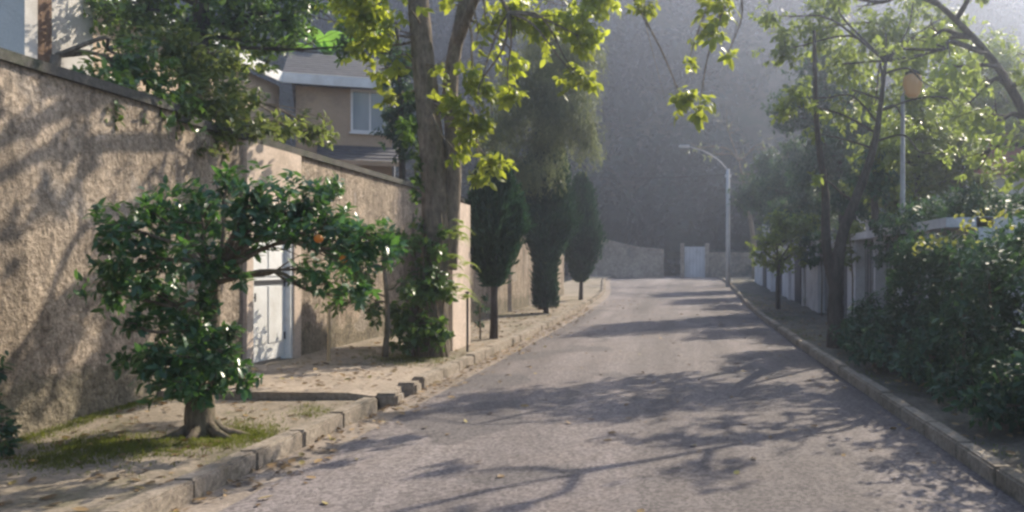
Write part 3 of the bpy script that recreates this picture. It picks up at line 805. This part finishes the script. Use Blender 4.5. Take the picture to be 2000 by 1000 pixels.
P = np.concatenate([P, P2]); D = np.concatenate([D, D2])
# crown shaped for its shadow: thinned where sun bands should cross the left wall
tt_ = (P[:, 0] - XW) / math.sin(R(SUN_AZ)); yw = P[:, 1] - tt_ * math.cos(R(SUN_AZ)); zw_ = P[:, 2] - tt_ * math.tan(R(SUN_EL))
uu = VPU + XW / np.maximum(yw, 0.5) * FPX; vv = HOR - (zw_ - CH) / np.maximum(yw, 0.5) * FPX
ss = (1.4 * uu + vv) / 1.72
dark = ((ss > 265) & (ss < 342) & (vv < 540) & (vv > 290)) | ((ss > 434) & (ss < 482) & (vv > 540)) | ((ss > 566) & (ss < 607) & (vv > 670)) | ((vv < 260) & (uu < 200) & (rng.random(len(P)) < 0.25))
onwall = (yw > 5.5) & (uu < 520) & (vv < 900) & (zw_ < 3.4)
inview = (np.arange(len(P)) < nb) & (P[:, 2] < CH + (HOR - 130) / FPX * P[:, 1])
keep = ~onwall | dark | inview | (rng.random(len(P)) < np.where(np.arange(len(P)) < nb, 0.10, 0.015))
P, D = P[keep], D[keep]
b0, d0, n0, L0 = rosettes(P, D, 7, 0.15, gravity=0.6)
leaf_mesh('crown', b0, d0, n0, L0, 0.52, M['l_yellow'], BT, droop=0.2)
# second stem leaning right behind
mb = MB(); mb.tube(side, np.linspace(0.15, 0.09, len(side)), 12, 0.05); mb.build('side_stem', M['bark_pale'], BT, True)

# ivy on the big trunk
iv = px_lobes([(825, 560, 50, -0.35), (848, 560, 40, -0.4), (840, 640, 46, -0.4), (800, 650, 44, -0.3), (780, 610, 34, -0.2), (850, 480, 30, -0.35), (820, 470, 26, -0.3), (872, 570, 26, -0.4), (868, 450, 18, -0.3),
               (812, 380, 18, -0.1), (815, 320, 20, -0.1), (800, 270, 24, 0.0), (790, 240, 26, 0.1), (862, 640, 28, -0.4), (818, 430, 20, -0.15), (820, 350, 18, -0.1), (812, 300, 16, -0.1), (806, 240, 18, -0.1), (800, 180, 16, -0.1), (830, 520, 30, -0.3)], TY)
root = thing('ivy', 'leafy green climber wrapped round the foot of the massive pale trunk', 'climber', (-4.0, TY - 0.4, 0.05))
for sx in (-0.2, 0.0, 0.18, 0.27):
    mb = MB()
    pts = [(-4.0 + sx + 0.05 * math.sin(z * 3 + sx * 9), TY - 0.36 + abs(sx) * 0.5, z) for z in np.linspace(0.05, 2.4, 9)]
    mb.tube(pts, np.linspace(0.02, 0.008, 9), 5).build('stem', M['bark'], root, True)
P, D = lobe_tips(iv, 620, flat=1.0)
b0, d0, n0, L0 = rosettes(P, D, 6, 0.12, gravity=0.5)
leaf_mesh('foliage', b0, d0, n0, L0, 0.6, M['l_mid'], root)
root2 = thing('fern', 'bright green arching fronds sprouting at the right of the ivy-clad trunk', 'plant', (at(890, 0, 13.9)[0], 13.9, 0.9))
for i in range(16):
    P, D, L = [], [], []
    a = rng.uniform(-1.2, 1.2); u0, v0 = rng.uniform(868, 900), rng.uniform(430, 585)
    c = at(u0, v0, 13.85); ln = rng.uniform(0.22, 0.42)
    hd = np.array([math.cos(a) * 0.9 + 0.2, -0.5 + 0.2 * math.sin(a), 0])
    for s_ in np.linspace(0.02, 1, 18):
        p = c + hd * ln * s_ + np.array([0, 0, ln * (0.7 * s_ - 1.0 * s_ * s_)])
        for sd in (-1, 1):
            P.append(p); D.append(unit(np.array([-hd[1], hd[0], -0.2]) * sd + hd * 0.4)); L.append(0.11 * (1.1 - s_ * 0.7))
    leaf_mesh('frond', np.array(P), np.array(D), np.array([0, 0, 1.0]) + 0.2 * rng.normal(size=(len(P), 3)), np.array(L), 0.4, M['l_light'], root2, fine=False)

# trees in the garden behind the left wall
def wy(u, d=0.55): return XW / ((u - VPU) / FPX) + d
def wall_lobes(lst): return [(at(u, v, wy(u, d)), r / FPX * wy(u, d)) for (u, v, r, d) in lst]
g1 = wall_lobes([(140, 170, 60, 0.9), (205, 160, 62, 0.6), (190, 225, 50, 0.25), (265, 205, 66, 0.35), (290, 140, 60, 1.0), (250, 110, 46, 1.4), (340, 215, 58, 0.25), (225, 120, 40, 1.2)])
plant('garden_tree', 'dark leafy tree spilling over the tall wall coping at the far left', 'tree', (-7.1, 9.6, 0), [(-7.1, 9.6, 0), (-7.1, 9.6, 1.5), (-7.0, 9.7, 3.0), (-6.9, 9.8, 3.9)], [0.13, 0.11, 0.09, 0.05],
      [(c, r * 1.12) for c, r in g1], 520, 8, 0.11, 0.42, M['l_mid'], M['bark'], limb=(0.03, 0.01), sub=4)
g2 = wall_lobes([(395, 200, 62, 0.6), (450, 190, 58, 0.8), (420, 250, 48, 0.25), (470, 245, 46, 0.35), (370, 130, 60, 1.4), (440, 120, 56, 1.6), (515, 245, 40, 0.5), (560, 250, 34, 0.6), (610, 250, 38, 0.8), (395, 290, 26, 0.15), (640, 262, 22, 0.9), (330, 80, 55, 1.6)])
plant('garden_tree', 'olive-green garden tree leaning over the middle of the wall below the tan house', 'tree', (-7.2, 12.6, 0), [(-7.2, 12.6, 0), (-7.2, 12.5, 1.6), (-7.1, 12.6, 3.2), (-7.2, 12.8, 4.2)], [0.13, 0.11, 0.09, 0.05],
      [(c, r * 1.12) for c, r in g2], 460, 8, 0.12, 0.42, M['l_olive'], M['bark'], limb=(0.03, 0.01), sub=4)
g3 = px_lobes([(190, 10, 70), (280, 30, 70), (370, 60, 60), (450, 50, 76), (520, 80, 50), (560, 40, 66), (680, 90, 40), (470, -20, 90), (330, -30, 90), (600, -30, 80), (700, 30, 50), (230, 70, 30), (520, 130, 24)], 17.0)
plant('garden_tree', 'tall dark-trunked tree filling the top of the view before the tan house', 'tree', (at(392, 0, 17)[0], 17, 0), [(at(392, 0, 17)[0], 17, 0), (at(396, 0, 17)[0], 17, 3), (at(390, 0, 17)[0], 17, 5.5), (at(398, 0, 17)[0], 17, 7.5)], [0.26, 0.2, 0.17, 0.1],
      g3, 230, 9, 0.15, 0.42, M['l_mid'], M['bark_dark'], limb=(0.05, 0.015), sub=4)
g4 = px_lobes([(770, 260, 34), (785, 300, 26), (765, 215, 30), (800, 200, 34), (720, 40, 60), (760, 150, 30), (790, 120, 44), (780, 230, 40), (795, 270, 34), (775, 175, 34), (750, 90, 40)], 21.0)
plant('garden_tree', 'dark narrow tree just right of the tan house window', 'tree', (at(785, 0, 21)[0], 21, 0), [(at(785, 0, 21)[0], 21, 0), (at(787, 0, 21)[0], 21, 2.5), (at(783, 0, 21)[0], 21, 5), (at(775, 0, 21)[0], 21, 7.3)], [0.12, 0.09, 0.07, 0.04],
      g4, 260, 9, 0.16, 0.42, M['l_hedge'], M['bark_dark'], limb=(0.03, 0.012), sub=3)
# broad-leaved plant against the top edge
BY = 31.5; bc = at(640, 175, BY)
root = thing('banana_plant', 'tall plant with broad bright green leaves above the grey tiled roof', 'plant', (bc[0], BY, 0))
MB().tube([(bc[0], BY, 0), (bc[0] + 0.05, BY, 3), (bc[0], BY, 6.2), (bc[0], BY, at(0, 110, BY)[2])], [0.16, 0.13, 0.10, 0.05], 12).build('trunk', M['bark'], root, True)
for i, (a, ln, hh) in enumerate(((0.2, 1.3, 0.9), (1.4, 1.1, 1.2), (2.7, 1.3, 0.7), (3.6, 1.0, 0.9), (4.4, 1.2, 1.0), (5.4, 1.3, 0.8))):
    c = np.array([bc[0], BY, at(0, 112, BY)[2]])
    hd = np.array([math.cos(a), math.sin(a), 0]); sd = np.array([-hd[1], hd[0], 0])
    v, f = [], []
    for j, s_ in enumerate(np.linspace(0, 1, 12)):
        p = c + hd * ln * 1.5 * s_ + np.array([0, 0, 1.5 * hh * (1.5 * s_ - 1.2 * s_ * s_)])
        wd = 0.36 * math.sin(math.pi * min(1, 0.06 + s_ * 0.94)) ** 0.6 * (1 if s_ < 0.98 else 0.2)
        v += [p - sd * wd + (0, 0, 0.07), p, p + sd * wd + (0, 0, 0.07)]
        if j: b = 3 * j; f += [(b - 3, b - 2, b + 1, b), (b - 2, b - 1, b + 2, b + 1)]
    link_mesh('leaf', v, f, M['l_broad'], root, True)

# cypresses
def cypress(label, u, vb, vt, vw, hw, Y, lowskirt, seed, skirt=False):
    r3 = np.random.default_rng(seed)
    x = at(u, 0, Y)[0]; z0 = float(foot_z(x, Y)); zt = at(0, vt, Y)[2]; zb = at(0, lowskirt, Y)[2]; zw = at(0, vw, Y)[2]; W_ = hw / FPX * Y
    root = thing('cypress', label, 'tree', (x, Y, z0), 'clipped cypresses along the left footway')
    MB().tube([(x, Y, z0 - 0.1), (x + 0.02, Y, z0 + 0.6), (x, Y, zw), (x, Y, zt - 0.3)], [0.09, 0.07, 0.06, 0.015], 10, 0.05).build('trunk', M['bark_dark'], root, True)
    n = 22000
    t_ = r3.random(n) ** 0.85; z = zb + (zt - zb) * t_
    tq = np.clip((z - zb) / (zw - zb), 0, 1)
    prof = np.where(z < zw, W_ * ((0.34 + 0.66 * sstep(0.4, 0.95, tq)) if skirt else (0.2 + 0.8 * tq ** 0.9)), W_ * np.clip((zt - z) / (zt - zw), 0, 1) ** 0.55)
    a = r3.random(n) * 2 * math.pi
    lump = 1 + 0.14 * np.sin(3 * a + z * 2.3 + seed) + 0.12 * np.sin(5 * a - z * 5.1 + seed) + 0.10 * np.sin(9 * a + z * 11.3) * np.sin(4 * a - z * 7.7) + 0.12 * r3.normal(size=n)
    rr = prof * lump * (0.5 + 0.55 * r3.random(n) ** 0.5)
    P = np.stack([x + rr * np.cos(a), Y + rr * np.sin(a), z], 1)
    D = unit(np.stack([np.cos(a) * 0.55, np.sin(a) * 0.55, np.full(n, 0.9)], 1) + 0.3 * r3.normal(size=(n, 3)))
    leaf_mesh('crown', P, D, np.stack([np.cos(a), np.sin(a), 0 * a], 1) + 0.6 * r3.normal(size=(n, 3)), r3.uniform(0.06, 0.25, n), 0.26, M['l_cypress'], root, fine=False)
cypress('nearest dark cypress with a bare slender stem, just behind the wall stub', 964, 660, 315, 455, 50, 17.6, 562, 1)
cypress('tallest dark cypress with foliage reaching down to the footway', 1066, 612, 255, 410, 52, 25.8, 604, 2, True)
cypress('farthest and smallest cypress on a thin bare stem by the road', 1134, 588, 345, 470, 37, 33.0, 552, 3)
# low plant at the foot of the first cypress
sl_ = px_lobes([(938, 600, 18), (936, 630, 14), (945, 580, 12)], 17.4)
plant('shrub', 'small leafy shrub at the foot of the nearest cypress', 'shrub', (at(938, 0, 17.4)[0], 17.4, 0.1), [at(938, 662, 17.4), at(938, 630, 17.4), at(937, 600, 17.4)], [0.02, 0.015, 0.01], sl_, 700, 8, 0.09, 0.45, M['l_hedge'], M['bark'], crown='foliage', trunk='stem', limb=(0.01, 0.005))

# wispy drooping tree beyond
wl = px_lobes([(1010, 170, 50), (1060, 130, 60), (1110, 150, 56), (1060, 200, 55), (1120, 215, 46), (1150, 250, 30), (1000, 230, 40), (1080, 70, 60), (1140, 90, 44), (1085, 265, 36), (1030, 275, 30), (965, 250, 40), (985, 310, 36), (1150, 280, 26), (1010, 330, 26), (1070, 320, 30), (1040, 330, 30), (1090, 215, 44)], 24.9)
root = thing('weeping_tree', 'grey-green tree with fine drooping twigs above the cypresses', 'tree', (-4.28, 27.5, 0.1))
mb = MB(); stem = smooth_path([(-4.28, 27.5, 0), (-4.27, 27.5, 2.5), (-4.2, 27.5, 5), (-4.0, 27.5, 7.5)], 6)
mb.tube(stem, np.linspace(0.16, 0.06, len(stem)), 10, 0.05); limbs(mb, stem[6:], wl, 0.04, 0.012, sub=4); mb.build('trunk', M['bark_pale'], root, True)
P, D = lobe_tips(wl, 600)
k_ = 10
Pb = np.repeat(P, k_, 0); s_ = np.tile(np.linspace(0, 1, k_), len(P))[:, None]
Pb = Pb + np.repeat(D, k_, 0) * 0.15 * s_ - np.array([0, 0, 1]) * (0.5 * s_ ** 1.3) + 0.02 * rng.normal(size=Pb.shape)
dd = unit(np.array([0, 0, -1.0]) + 0.55 * rng.normal(size=Pb.shape))
leaf_mesh('crown', Pb, dd, rand_dirs(len(Pb)), rng.uniform(0.10, 0.2, len(Pb)), 0.16, M['l_wispy'], root, fine=False)
# dark foliage added to stand for the shadow behind the big tree
dl = px_lobes([(960, 230, 26), (955, 290, 34), (1030, 310, 26), (965, 180, 18), (950, 350, 34), (1040, 360, 30)], 28.0)
plant('shade_fill', 'dark slim foliage added as shadow between the big trunk and the drooping tree', 'tree', (at(965, 0, 28)[0], 28, 0.2), [(at(965, 0, 28)[0], 28, 0), (at(966, 0, 28)[0], 28, 3), (at(962, 0, 28)[0], 28, 6)], [0.16, 0.13, 0.06],
      dl, 160, 9, 0.15, 0.35, M['l_cypress'], M['bark_dark'], limb=(0.03, 0.012))

# ---- right side
RY = 15.8
rl = px_lobes([(1530, 90, 56, 1.8), (1560, 190, 50, -0.2), (1600, 60, 70, 2.4), (1660, 120, 70, 2.6), (1720, 60, 80, 1.2), (1780, 110, 70, 2.0), (1840, 60, 76, 2.2), (1700, 190, 50, 1.6), (1840, 180, 56, 1.4), (1530, 215, 34, 0.4), (1590, 260, 30, 1.0),
               (1500, 30, 40, 1.0), (1800, -10, 60, 2.2), (1620, 0, 60, 2.4), (1900, 120, 50, 1.0), (1880, 230, 40, 1.0), (1595, 345, 20), (1850, 300, 26, 1.0), (1640, 220, 44, 2.2), (1760, 250, 40, 2.2)], RY)
plant('street_tree', 'dark forked tree with thin pale green crown on the right verge', 'tree', (at(1632, 0, RY)[0], RY, 0.1),
      [at(1632, 690, RY), at(1632, 600, RY), at(1636, 520, RY), at(1648, 450, RY), at(1690, 340, RY), at(1712, 260, RY), at(1730, 120, RY)], [0.17, 0.14, 0.12, 0.10, 0.08, 0.06, 0.03],
      rl, 260, 8, 0.13, 0.42, M['l_light'], M['bark_dark'], limb=(0.024, 0.007), sub=3, gravity=0.45, wob=0.05)
# second stem of it
rt = [o for o in sc.objects if o.name.startswith('street_tree') and o.parent is None][-1]
mb = MB(); pts = smooth_path([at(1636, 590, RY), at(1614, 480, RY + 0.1), at(1612, 380, RY + 0.2), at(1595, 240, RY + 0.1), at(1590, 60, RY)], 5)
mb.tube(pts, np.linspace(0.11, 0.03, len(pts)), 10, 0.05); mb.build('side_stem', M['bark_dark'], rt, True)

sl2 = px_lobes([(1500, 470, 30), (1540, 445, 36), (1575, 440, 28), (1520, 510, 30), (1480, 500, 20), (1560, 490, 26), (1520, 430, 24)], 28.0)
plant('small_tree', 'small round-headed pale green tree before the far white wall', 'tree', (at(1520, 0, 28)[0], 28, 0.15), [at(1520, 612, 28), at(1519, 560, 28), at(1521, 510, 28)], [0.09, 0.075, 0.05],
      [(c, r * 1.2) for c, r in sl2], 300, 8, 0.14, 0.45, M['l_light'], M['bark_dark'], limb=(0.03, 0.01))
bl2 = px_lobes([(1400, 300, 30), (1360, 290, 24), (1440, 310, 26), (1470, 340, 30), (1420, 230, 30), (1490, 280, 40)], 55.0)
plant('bare_tree', 'nearly bare grey branching tree above the far utility pole', 'tree', (4.6, 55, 0.4), [(4.6, 55, 0.3), (4.5, 55, 3), (4.0, 55, 6), (3.6, 55, 8)], [0.2, 0.16, 0.1, 0.05],
      bl2, 6, 5, 0.25, 0.4, M['l_wispy'], M['bark_pale'], limb=(0.07, 0.03), sub=9)
for (u, vt, r_, Y, lab) in ((1790, 290, 60, 24.0, 'hazy tree crowding behind the lamp post on the right'), (1880, 330, 62, 20.0, 'dull green tree behind the hedge at the right edge'), (1950, 200, 110, 26.0, 'tall pale hazy tree at the top right corner'), (1790, 250, 90, 20.5, 'broad dull green tree rising just behind the white gates'), (1730, 340, 60, 23.5, 'bushy tree crowding over the railing of the street front'), (1640, 300, 70, 30.0, 'dark green tree behind the white wall and gates'), (1575, 390, 50, 35.0, 'low dark tree hanging over the far white wall behind the small tree'), (1505, 360, 55, 45.0, 'dark bushy tree behind the tall white pillar'), (1665, 370, 44, 25.5, 'dense green tree over the white lintel behind the forked trunk'), (1610, 175, 80, 31.0, 'tall dense tree rising behind the crown of the forked tree'), (1705, 330, 42, 20.0, 'low leafy tree leaning over the white lintel beside the forked tree'), (1700, 230, 60, 27.0, 'tall green tree just left of the lamp post, behind the gates'),
                            (1560, 340, 60, 40.0, 'dark tree rising behind the far white wall'), (1680, 330, 60, 34.0, 'leafy tree behind the pale house on the right')):
    ls = px_lobes([(u, vt, r_), (u - r_ * 0.8, vt + r_ * 0.5, r_ * 0.7), (u + r_ * 0.7, vt + r_ * 0.6, r_ * 0.75), (u + 8, vt + r_, r_ * 0.8), (u - 5, vt - r_ * 0.8, r_ * 0.6)], Y)
    xx = at(u, 0, Y)[0]
    plant('garden_tree', lab, 'tree', (xx, Y, 0.1), [(xx, Y, 0), (xx + 0.1, Y, 1.5), (xx, Y, at(0, vt + r_ * 0.4, Y)[2])], [0.18, 0.14, 0.06], ls, 260, 8, 0.16, 0.42, M['l_light'] if u in (1790, 1950) else (M['l_olive'] if u in (1880, 1920, 1730) else M['l_hedge']), M['bark_dark'], limb=(0.05, 0.015), sub=4)

ll = [(np.array(q[:3]), q[3]) for q in ((3.4, 14.0, 5.0, 0.4), (2.5, 13.6, 5.7, 0.35), (4.2, 13.5, 4.6, 0.5), (3.2, 12.6, 5.9, 0.35), (4.9, 14.6, 4.0, 0.6), (5.4, 14.0, 3.2, 0.6), (4.4, 15.2, 5.4, 0.5), (5.6, 13.2, 4.6, 0.7), (2.0, 12.4, 6.4, 0.3), (5.0, 12.4, 3.4, 0.5), (4.7, 14.5, 4.5, 0.45), (4.0, 14.1, 5.2, 0.4), (5.0, 14.8, 3.4, 0.5), (4.7, 13.9, 6.0, 0.5))]
plant('garden_tree', 'leafy tree leaning over the flowering hedge with long bare limbs', 'tree', (6.6, 15.4, 0.1), [(6.6, 15.4, 0), (6.5, 15.3, 1.6), (6.1, 15.0, 3.4), (5.3, 14.6, 4.7), (4.4, 14.2, 5.5), (3.3, 13.6, 6.1)], [0.13, 0.11, 0.09, 0.07, 0.05, 0.025],
      ll, 120, 8, 0.15, 0.42, M['l_light'], M['bark_dark'], limb=(0.05, 0.02), sub=4)

# clipped dark hedge top behind the gates
def hedge(label, x0, x1, y0, y1, z0, z1, n, length, lm, name='hedge', bumpy=0.12, tall=0.0):
    root = thing(name, label, 'hedge', ((x0 + x1) / 2, (y0 + y1) / 2, z0))
    q = rng.random((n, 3)); ax = rng.integers(0, 3, n); s_ = rng.integers(0, 2, n)
    for i in range(3):
        mk = (ax == i)
        q[mk, i] = np.where(s_[mk] == 0, 0.16 * rng.random(mk.sum()), 1 - 0.16 * rng.random(mk.sum()))
    P = np.array([x0, y0, z0]) + q * np.array([x1 - x0, y1 - y0, z1 - z0])
    wobb = bumpy * np.sin(P[:, 1] * 2.1 + P[:, 2] * 3) + bumpy * 0.7 * np.sin(P[:, 1] * 5.3 + 1)
    P[:, 0] += wobb; P[:, 2] += np.where(q[:, 2] > 0.6, bumpy * np.sin(P[:, 1] * 1.7 + P[:, 0] * 2) + 0.06 * rng.normal(size=n), 0)
    if tall: P[:, 2] = z0 + (P[:, 2] - z0) * (1 + tall * sstep(8.6, 6.8, P[:, 1]))  # raises the near end, mostly out of view, to shade the road
    D = unit((q - 0.5) * 2 + np.array([0, 0, 0.35]) + 0.7 * rng.normal(size=(n, 3)))
    b0, d0, n0, L0 = rosettes(P, D, 4, length)
    leaf_mesh('foliage', b0, d0, n0, L0, 0.45, lm, root, fine=True)
    for i in range(max(4, int((y1 - y0) * 1.2))):
        mb = MB(); xx, yy = rng.uniform(x0 + 0.2, x1 - 0.2), rng.uniform(y0 + 0.1, y1 - 0.1)
        mb.tube([(xx, yy, z0 - 0.05), (xx + 0.05, yy + 0.05, (z0 + z1) / 2), (xx - 0.04, yy, z1 - 0.15)], [0.025, 0.018, 0.008], 5).build('stem', M['bark'], root)
    return root
hedge('flat-topped dark green clipped hedge above the white gates', XF + 0.2, XF + 2.2, 14.2, 17.5, 2.3, 2.75, 1500, 0.12, M['l_hedge'], bumpy=0.05)
# creepers hanging over the white lintel
for (y0, y1, dens, lab) in ((15.0, 17.8, 1, 'creeper hanging over the nearer end of the white lintel'), (20.2, 22.4, 2, 'creeper tumbling over the white lintel behind the forked tree'), (24.6, 28.4, 3, 'creeper covering the far end of the white lintel')):
    ls = []
    for yy in np.arange(y0, y1, 0.35):
        ls.append((np.array([XF - 0.15, yy, 2.35 + 0.12 * math.sin(yy * 5)]), 0.30)); ls.append((np.array([XF - 0.22, yy + 0.1, 2.0 - 0.35 * abs(math.sin(yy * 2.3))]), 0.24))
    root = thing('creeper', lab, 'climber', (XF, (y0 + y1) / 2, 2.3))
    P, D = lobe_tips(ls, 380); b0, d0, n0, L0 = rosettes(P, D, 6, 0.11, gravity=0.6); leaf_mesh('foliage', b0, d0, n0, L0, 0.5, M['l_hedge'] if dens != 2 else M['l_olive'], root)
    MB().tube([(XF - 0.25, y0, 0.1), (XF - 0.22, y0 + 0.1, 1.3), (XF - 0.25, y0 + 0.3, 2.3), (XF - 0.1, y1, 2.4)], [0.025, 0.02, 0.016, 0.008], 6).build('stem', M['bark'], root, True)
hr = hedge('tall dark hedge with yellow flowers along the right verge in front', 3.05, 4.7, 4.2, 13.0, 0.1, 1.85, 11000, 0.105, M['l_hedge'], tall=0.5)
P = []
for (u, v, Y, n_, s_) in ((1828, 470, 10.2, 9, 0.14), (1835, 465, 10.1, 4, 0.08), (1920, 430, 8.6, 8, 0.22), (1945, 420, 8.3, 6, 0.18), (1890, 440, 9.1, 4, 0.2)):
    P = at(u, v, Y) + rng.normal(size=(n_, 3)) * s_ * np.array([1, 1, 0.5])
    b0, d0, n0, L0 = rosettes(P, rand_dirs(len(P)) + (0, 0, 0.8), 5, 0.06)
    leaf_mesh('blossom', b0, d0, n0, L0, 0.7, M['flower'], hr)
# low shrubs between kerb and hedge
spots = [(2.95, 11.9, 0.62, 'rounded dark green shrub on the verge, nearest the forked tree'), (2.98, 10.6, 0.58, 'low dark green shrub spreading in front of the flowering hedge'), (3.35, 13.2, 0.6, 'dark green shrub under the white gates beside the hedge end'),
         (2.98, 14.4, 0.62, 'dark shrub at the foot of the forked tree, its right side'), (3.4, 15.6, 0.75, 'tall dark shrub just behind the forked tree before the gates'),
         (2.9, 9.3, 0.42, 'small low shrub at the right kerb under the hedge'), (2.85, 7.9, 0.5, 'broad low shrub at the right kerb nearest the camera'), (2.8, 12.8, 0.5, 'low dark shrub at the kerb between the rounded shrub and the forked tree')]
for (x, y, r_, lab) in spots:
    ls = [(np.array([x + dx * r_, y + dy * r_, 0.12 + dz * r_]), r_ * k2) for dx, dy, dz, k2 in ((0, 0, 0.9, 0.6), (-0.35, -0.4, 0.5, 0.5), (0.5, 0.3, 0.6, 0.55), (-0.3, 0.6, 0.5, 0.5), (0.4, -0.6, 0.45, 0.5))]
    plant('shrub', lab, 'shrub', (x, y, 0.1), [(x, y, 0.05), (x, y, 0.25), (x, y, 0.5)], [0.03, 0.025, 0.015], ls, 700, 7, 0.10, 0.42, M['l_hedge'], M['bark'], crown='foliage', trunk='stem', limb=(0.015, 0.006), group='shrubs along the right verge')
# shrub at the lower left corner
cl = px_lobes([(5, 830, 50), (-20, 780, 50), (15, 870, 30), (-40, 860, 50), (-5, 720, 34)], 7.2)
plant('shrub', 'dark shrub at the foot of the wall in the bottom left corner', 'shrub', (at(-10, 0, 7.2)[0], 7.2, 0.05), [at(-10, 900, 7.2), at(-8, 840, 7.2), at(-12, 780, 7.2)], [0.03, 0.02, 0.012], cl, 520, 8, 0.09, 0.42, M['l_hedge'], M['bark'], crown='foliage', trunk='stem', limb=(0.012, 0.006))

# ------------------------------------------------------------------ grass and fallen leaves
P = []
for (u, v, du, dv, n_) in ((230, 870, 150, 22, 1500), (480, 835, 70, 20, 900), (800, 703, 70, 10, 900), (120, 900, 120, 16, 500), (410, 860, 80, 10, 300), (600, 800, 40, 10, 120)):
    uu = u + du * rng.normal(size=n_) * 0.55; vv = v + dv * rng.normal(size=n_) * 0.6
    z = 0.09; Y = (CH - z) * FPX / np.maximum(vv - HOR, 60); X = (uu - VPU) / FPX * Y
    ok = (X > -5.85) & (X < -3.5) & ((Y < 9.95) | (Y > 12.6))
    X, Y = X[ok], Y[ok]
    P.append(np.stack([X, Y, [foot_z(a, b_) - 0.005 for a, b_ in zip(X, Y)]], 1))
# along the wall foot and the verge
n_ = 1600; X = XW + 0.03 + np.abs(rng.normal(size=n_)) * 0.12; Y = rng.uniform(5, 9.9, n_); P.append(np.stack([X, Y, [foot_z(a, b_) - 0.005 for a, b_ in zip(X, Y)]], 1))
n_ = 2600; X = 2.42 + np.abs(rng.normal(size=n_)) * 0.5; Y = rng.uniform(5, 40, n_); P.append(np.stack([X, Y, gz(Y) + 0.08], 1))
P = np.concatenate(P)
P = np.repeat(P, 3, 0) + np.array([0.025, 0.025, 0]) * rng.normal(size=(len(P) * 3, 3))
D = unit(np.array([0, 0, 1.0]) + 0.55 * rng.normal(size=P.shape)); D[:, 2] = np.abs(D[:, 2]) * 0.9 + 0.15
o = leaf_mesh('grass', P, D, rand_dirs(len(P)), rng.uniform(0.02, 0.05, len(P)), 0.16, M['grass'], fine=False, droop=0.3); tag(o, kind='stuff')
P = []
n_ = 900; X = -3.28 + np.abs(rng.normal(size=n_)) * 0.22; Y = rng.uniform(5, 30, n_); P.append(np.stack([X, Y, gz(Y) + 0.014], 1))
n_ = 1500; X = rng.uniform(-5.8, -3.5, n_); Y = rng.uniform(5, 30, n_)
P.append(np.stack([X, Y, [max(foot_z(a, b_), 0.175 if 10 < b_ < 12.55 else 0) + 0.006 for a, b_ in zip(X, Y)]], 1))
n_ = 260; X = rng.uniform(-2.9, 2.2, n_); Y = rng.uniform(5, 35, n_); P.append(np.stack([X, Y, gz(Y) + 0.02 * (1 - (X / 3) ** 2) + 0.006], 1))
n_ = 700; X = rng.uniform(2.42, 3.6, n_); Y = rng.uniform(5, 35, n_); P.append(np.stack([X, Y, gz(Y) + 0.15], 1))
P = np.concatenate(P)
a = rng.random(len(P)) * 6.28
D = np.stack([np.cos(a), np.sin(a), 0.1 * rng.normal(size=len(P))], 1)
o = leaf_mesh('fallen_leaves', P, D, np.array([0, 0, 1.0]) + 0.25 * rng.normal(size=P.shape), rng.uniform(0.04, 0.11, len(P)), 0.5, M['l_dry'], fine=True, droop=-0.12); tag(o, kind='stuff')

# ------------------------------------------------------------------ air
hm = bpy.data.materials.new('haze'); hm.use_nodes = True
t = hm.node_tree
for x in list(t.nodes):
    if x.type == 'BSDF_PRINCIPLED': t.nodes.remove(x)
pv = t.nodes.new('ShaderNodeVolumePrincipled')
pv.inputs['Color'].default_value = (0.70, 0.79, 1.0, 1)
pv.inputs['Density'].default_value = 0.0026
pv.inputs['Anisotropy'].default_value = 0.77
t.links.new(pv.outputs[0], t.nodes['Material Output'].inputs['Volume'])
o = MB().box(-190, 210, -65, 330, -1.5, 62).build('haze', hm)
o['kind'] = 'stuff'
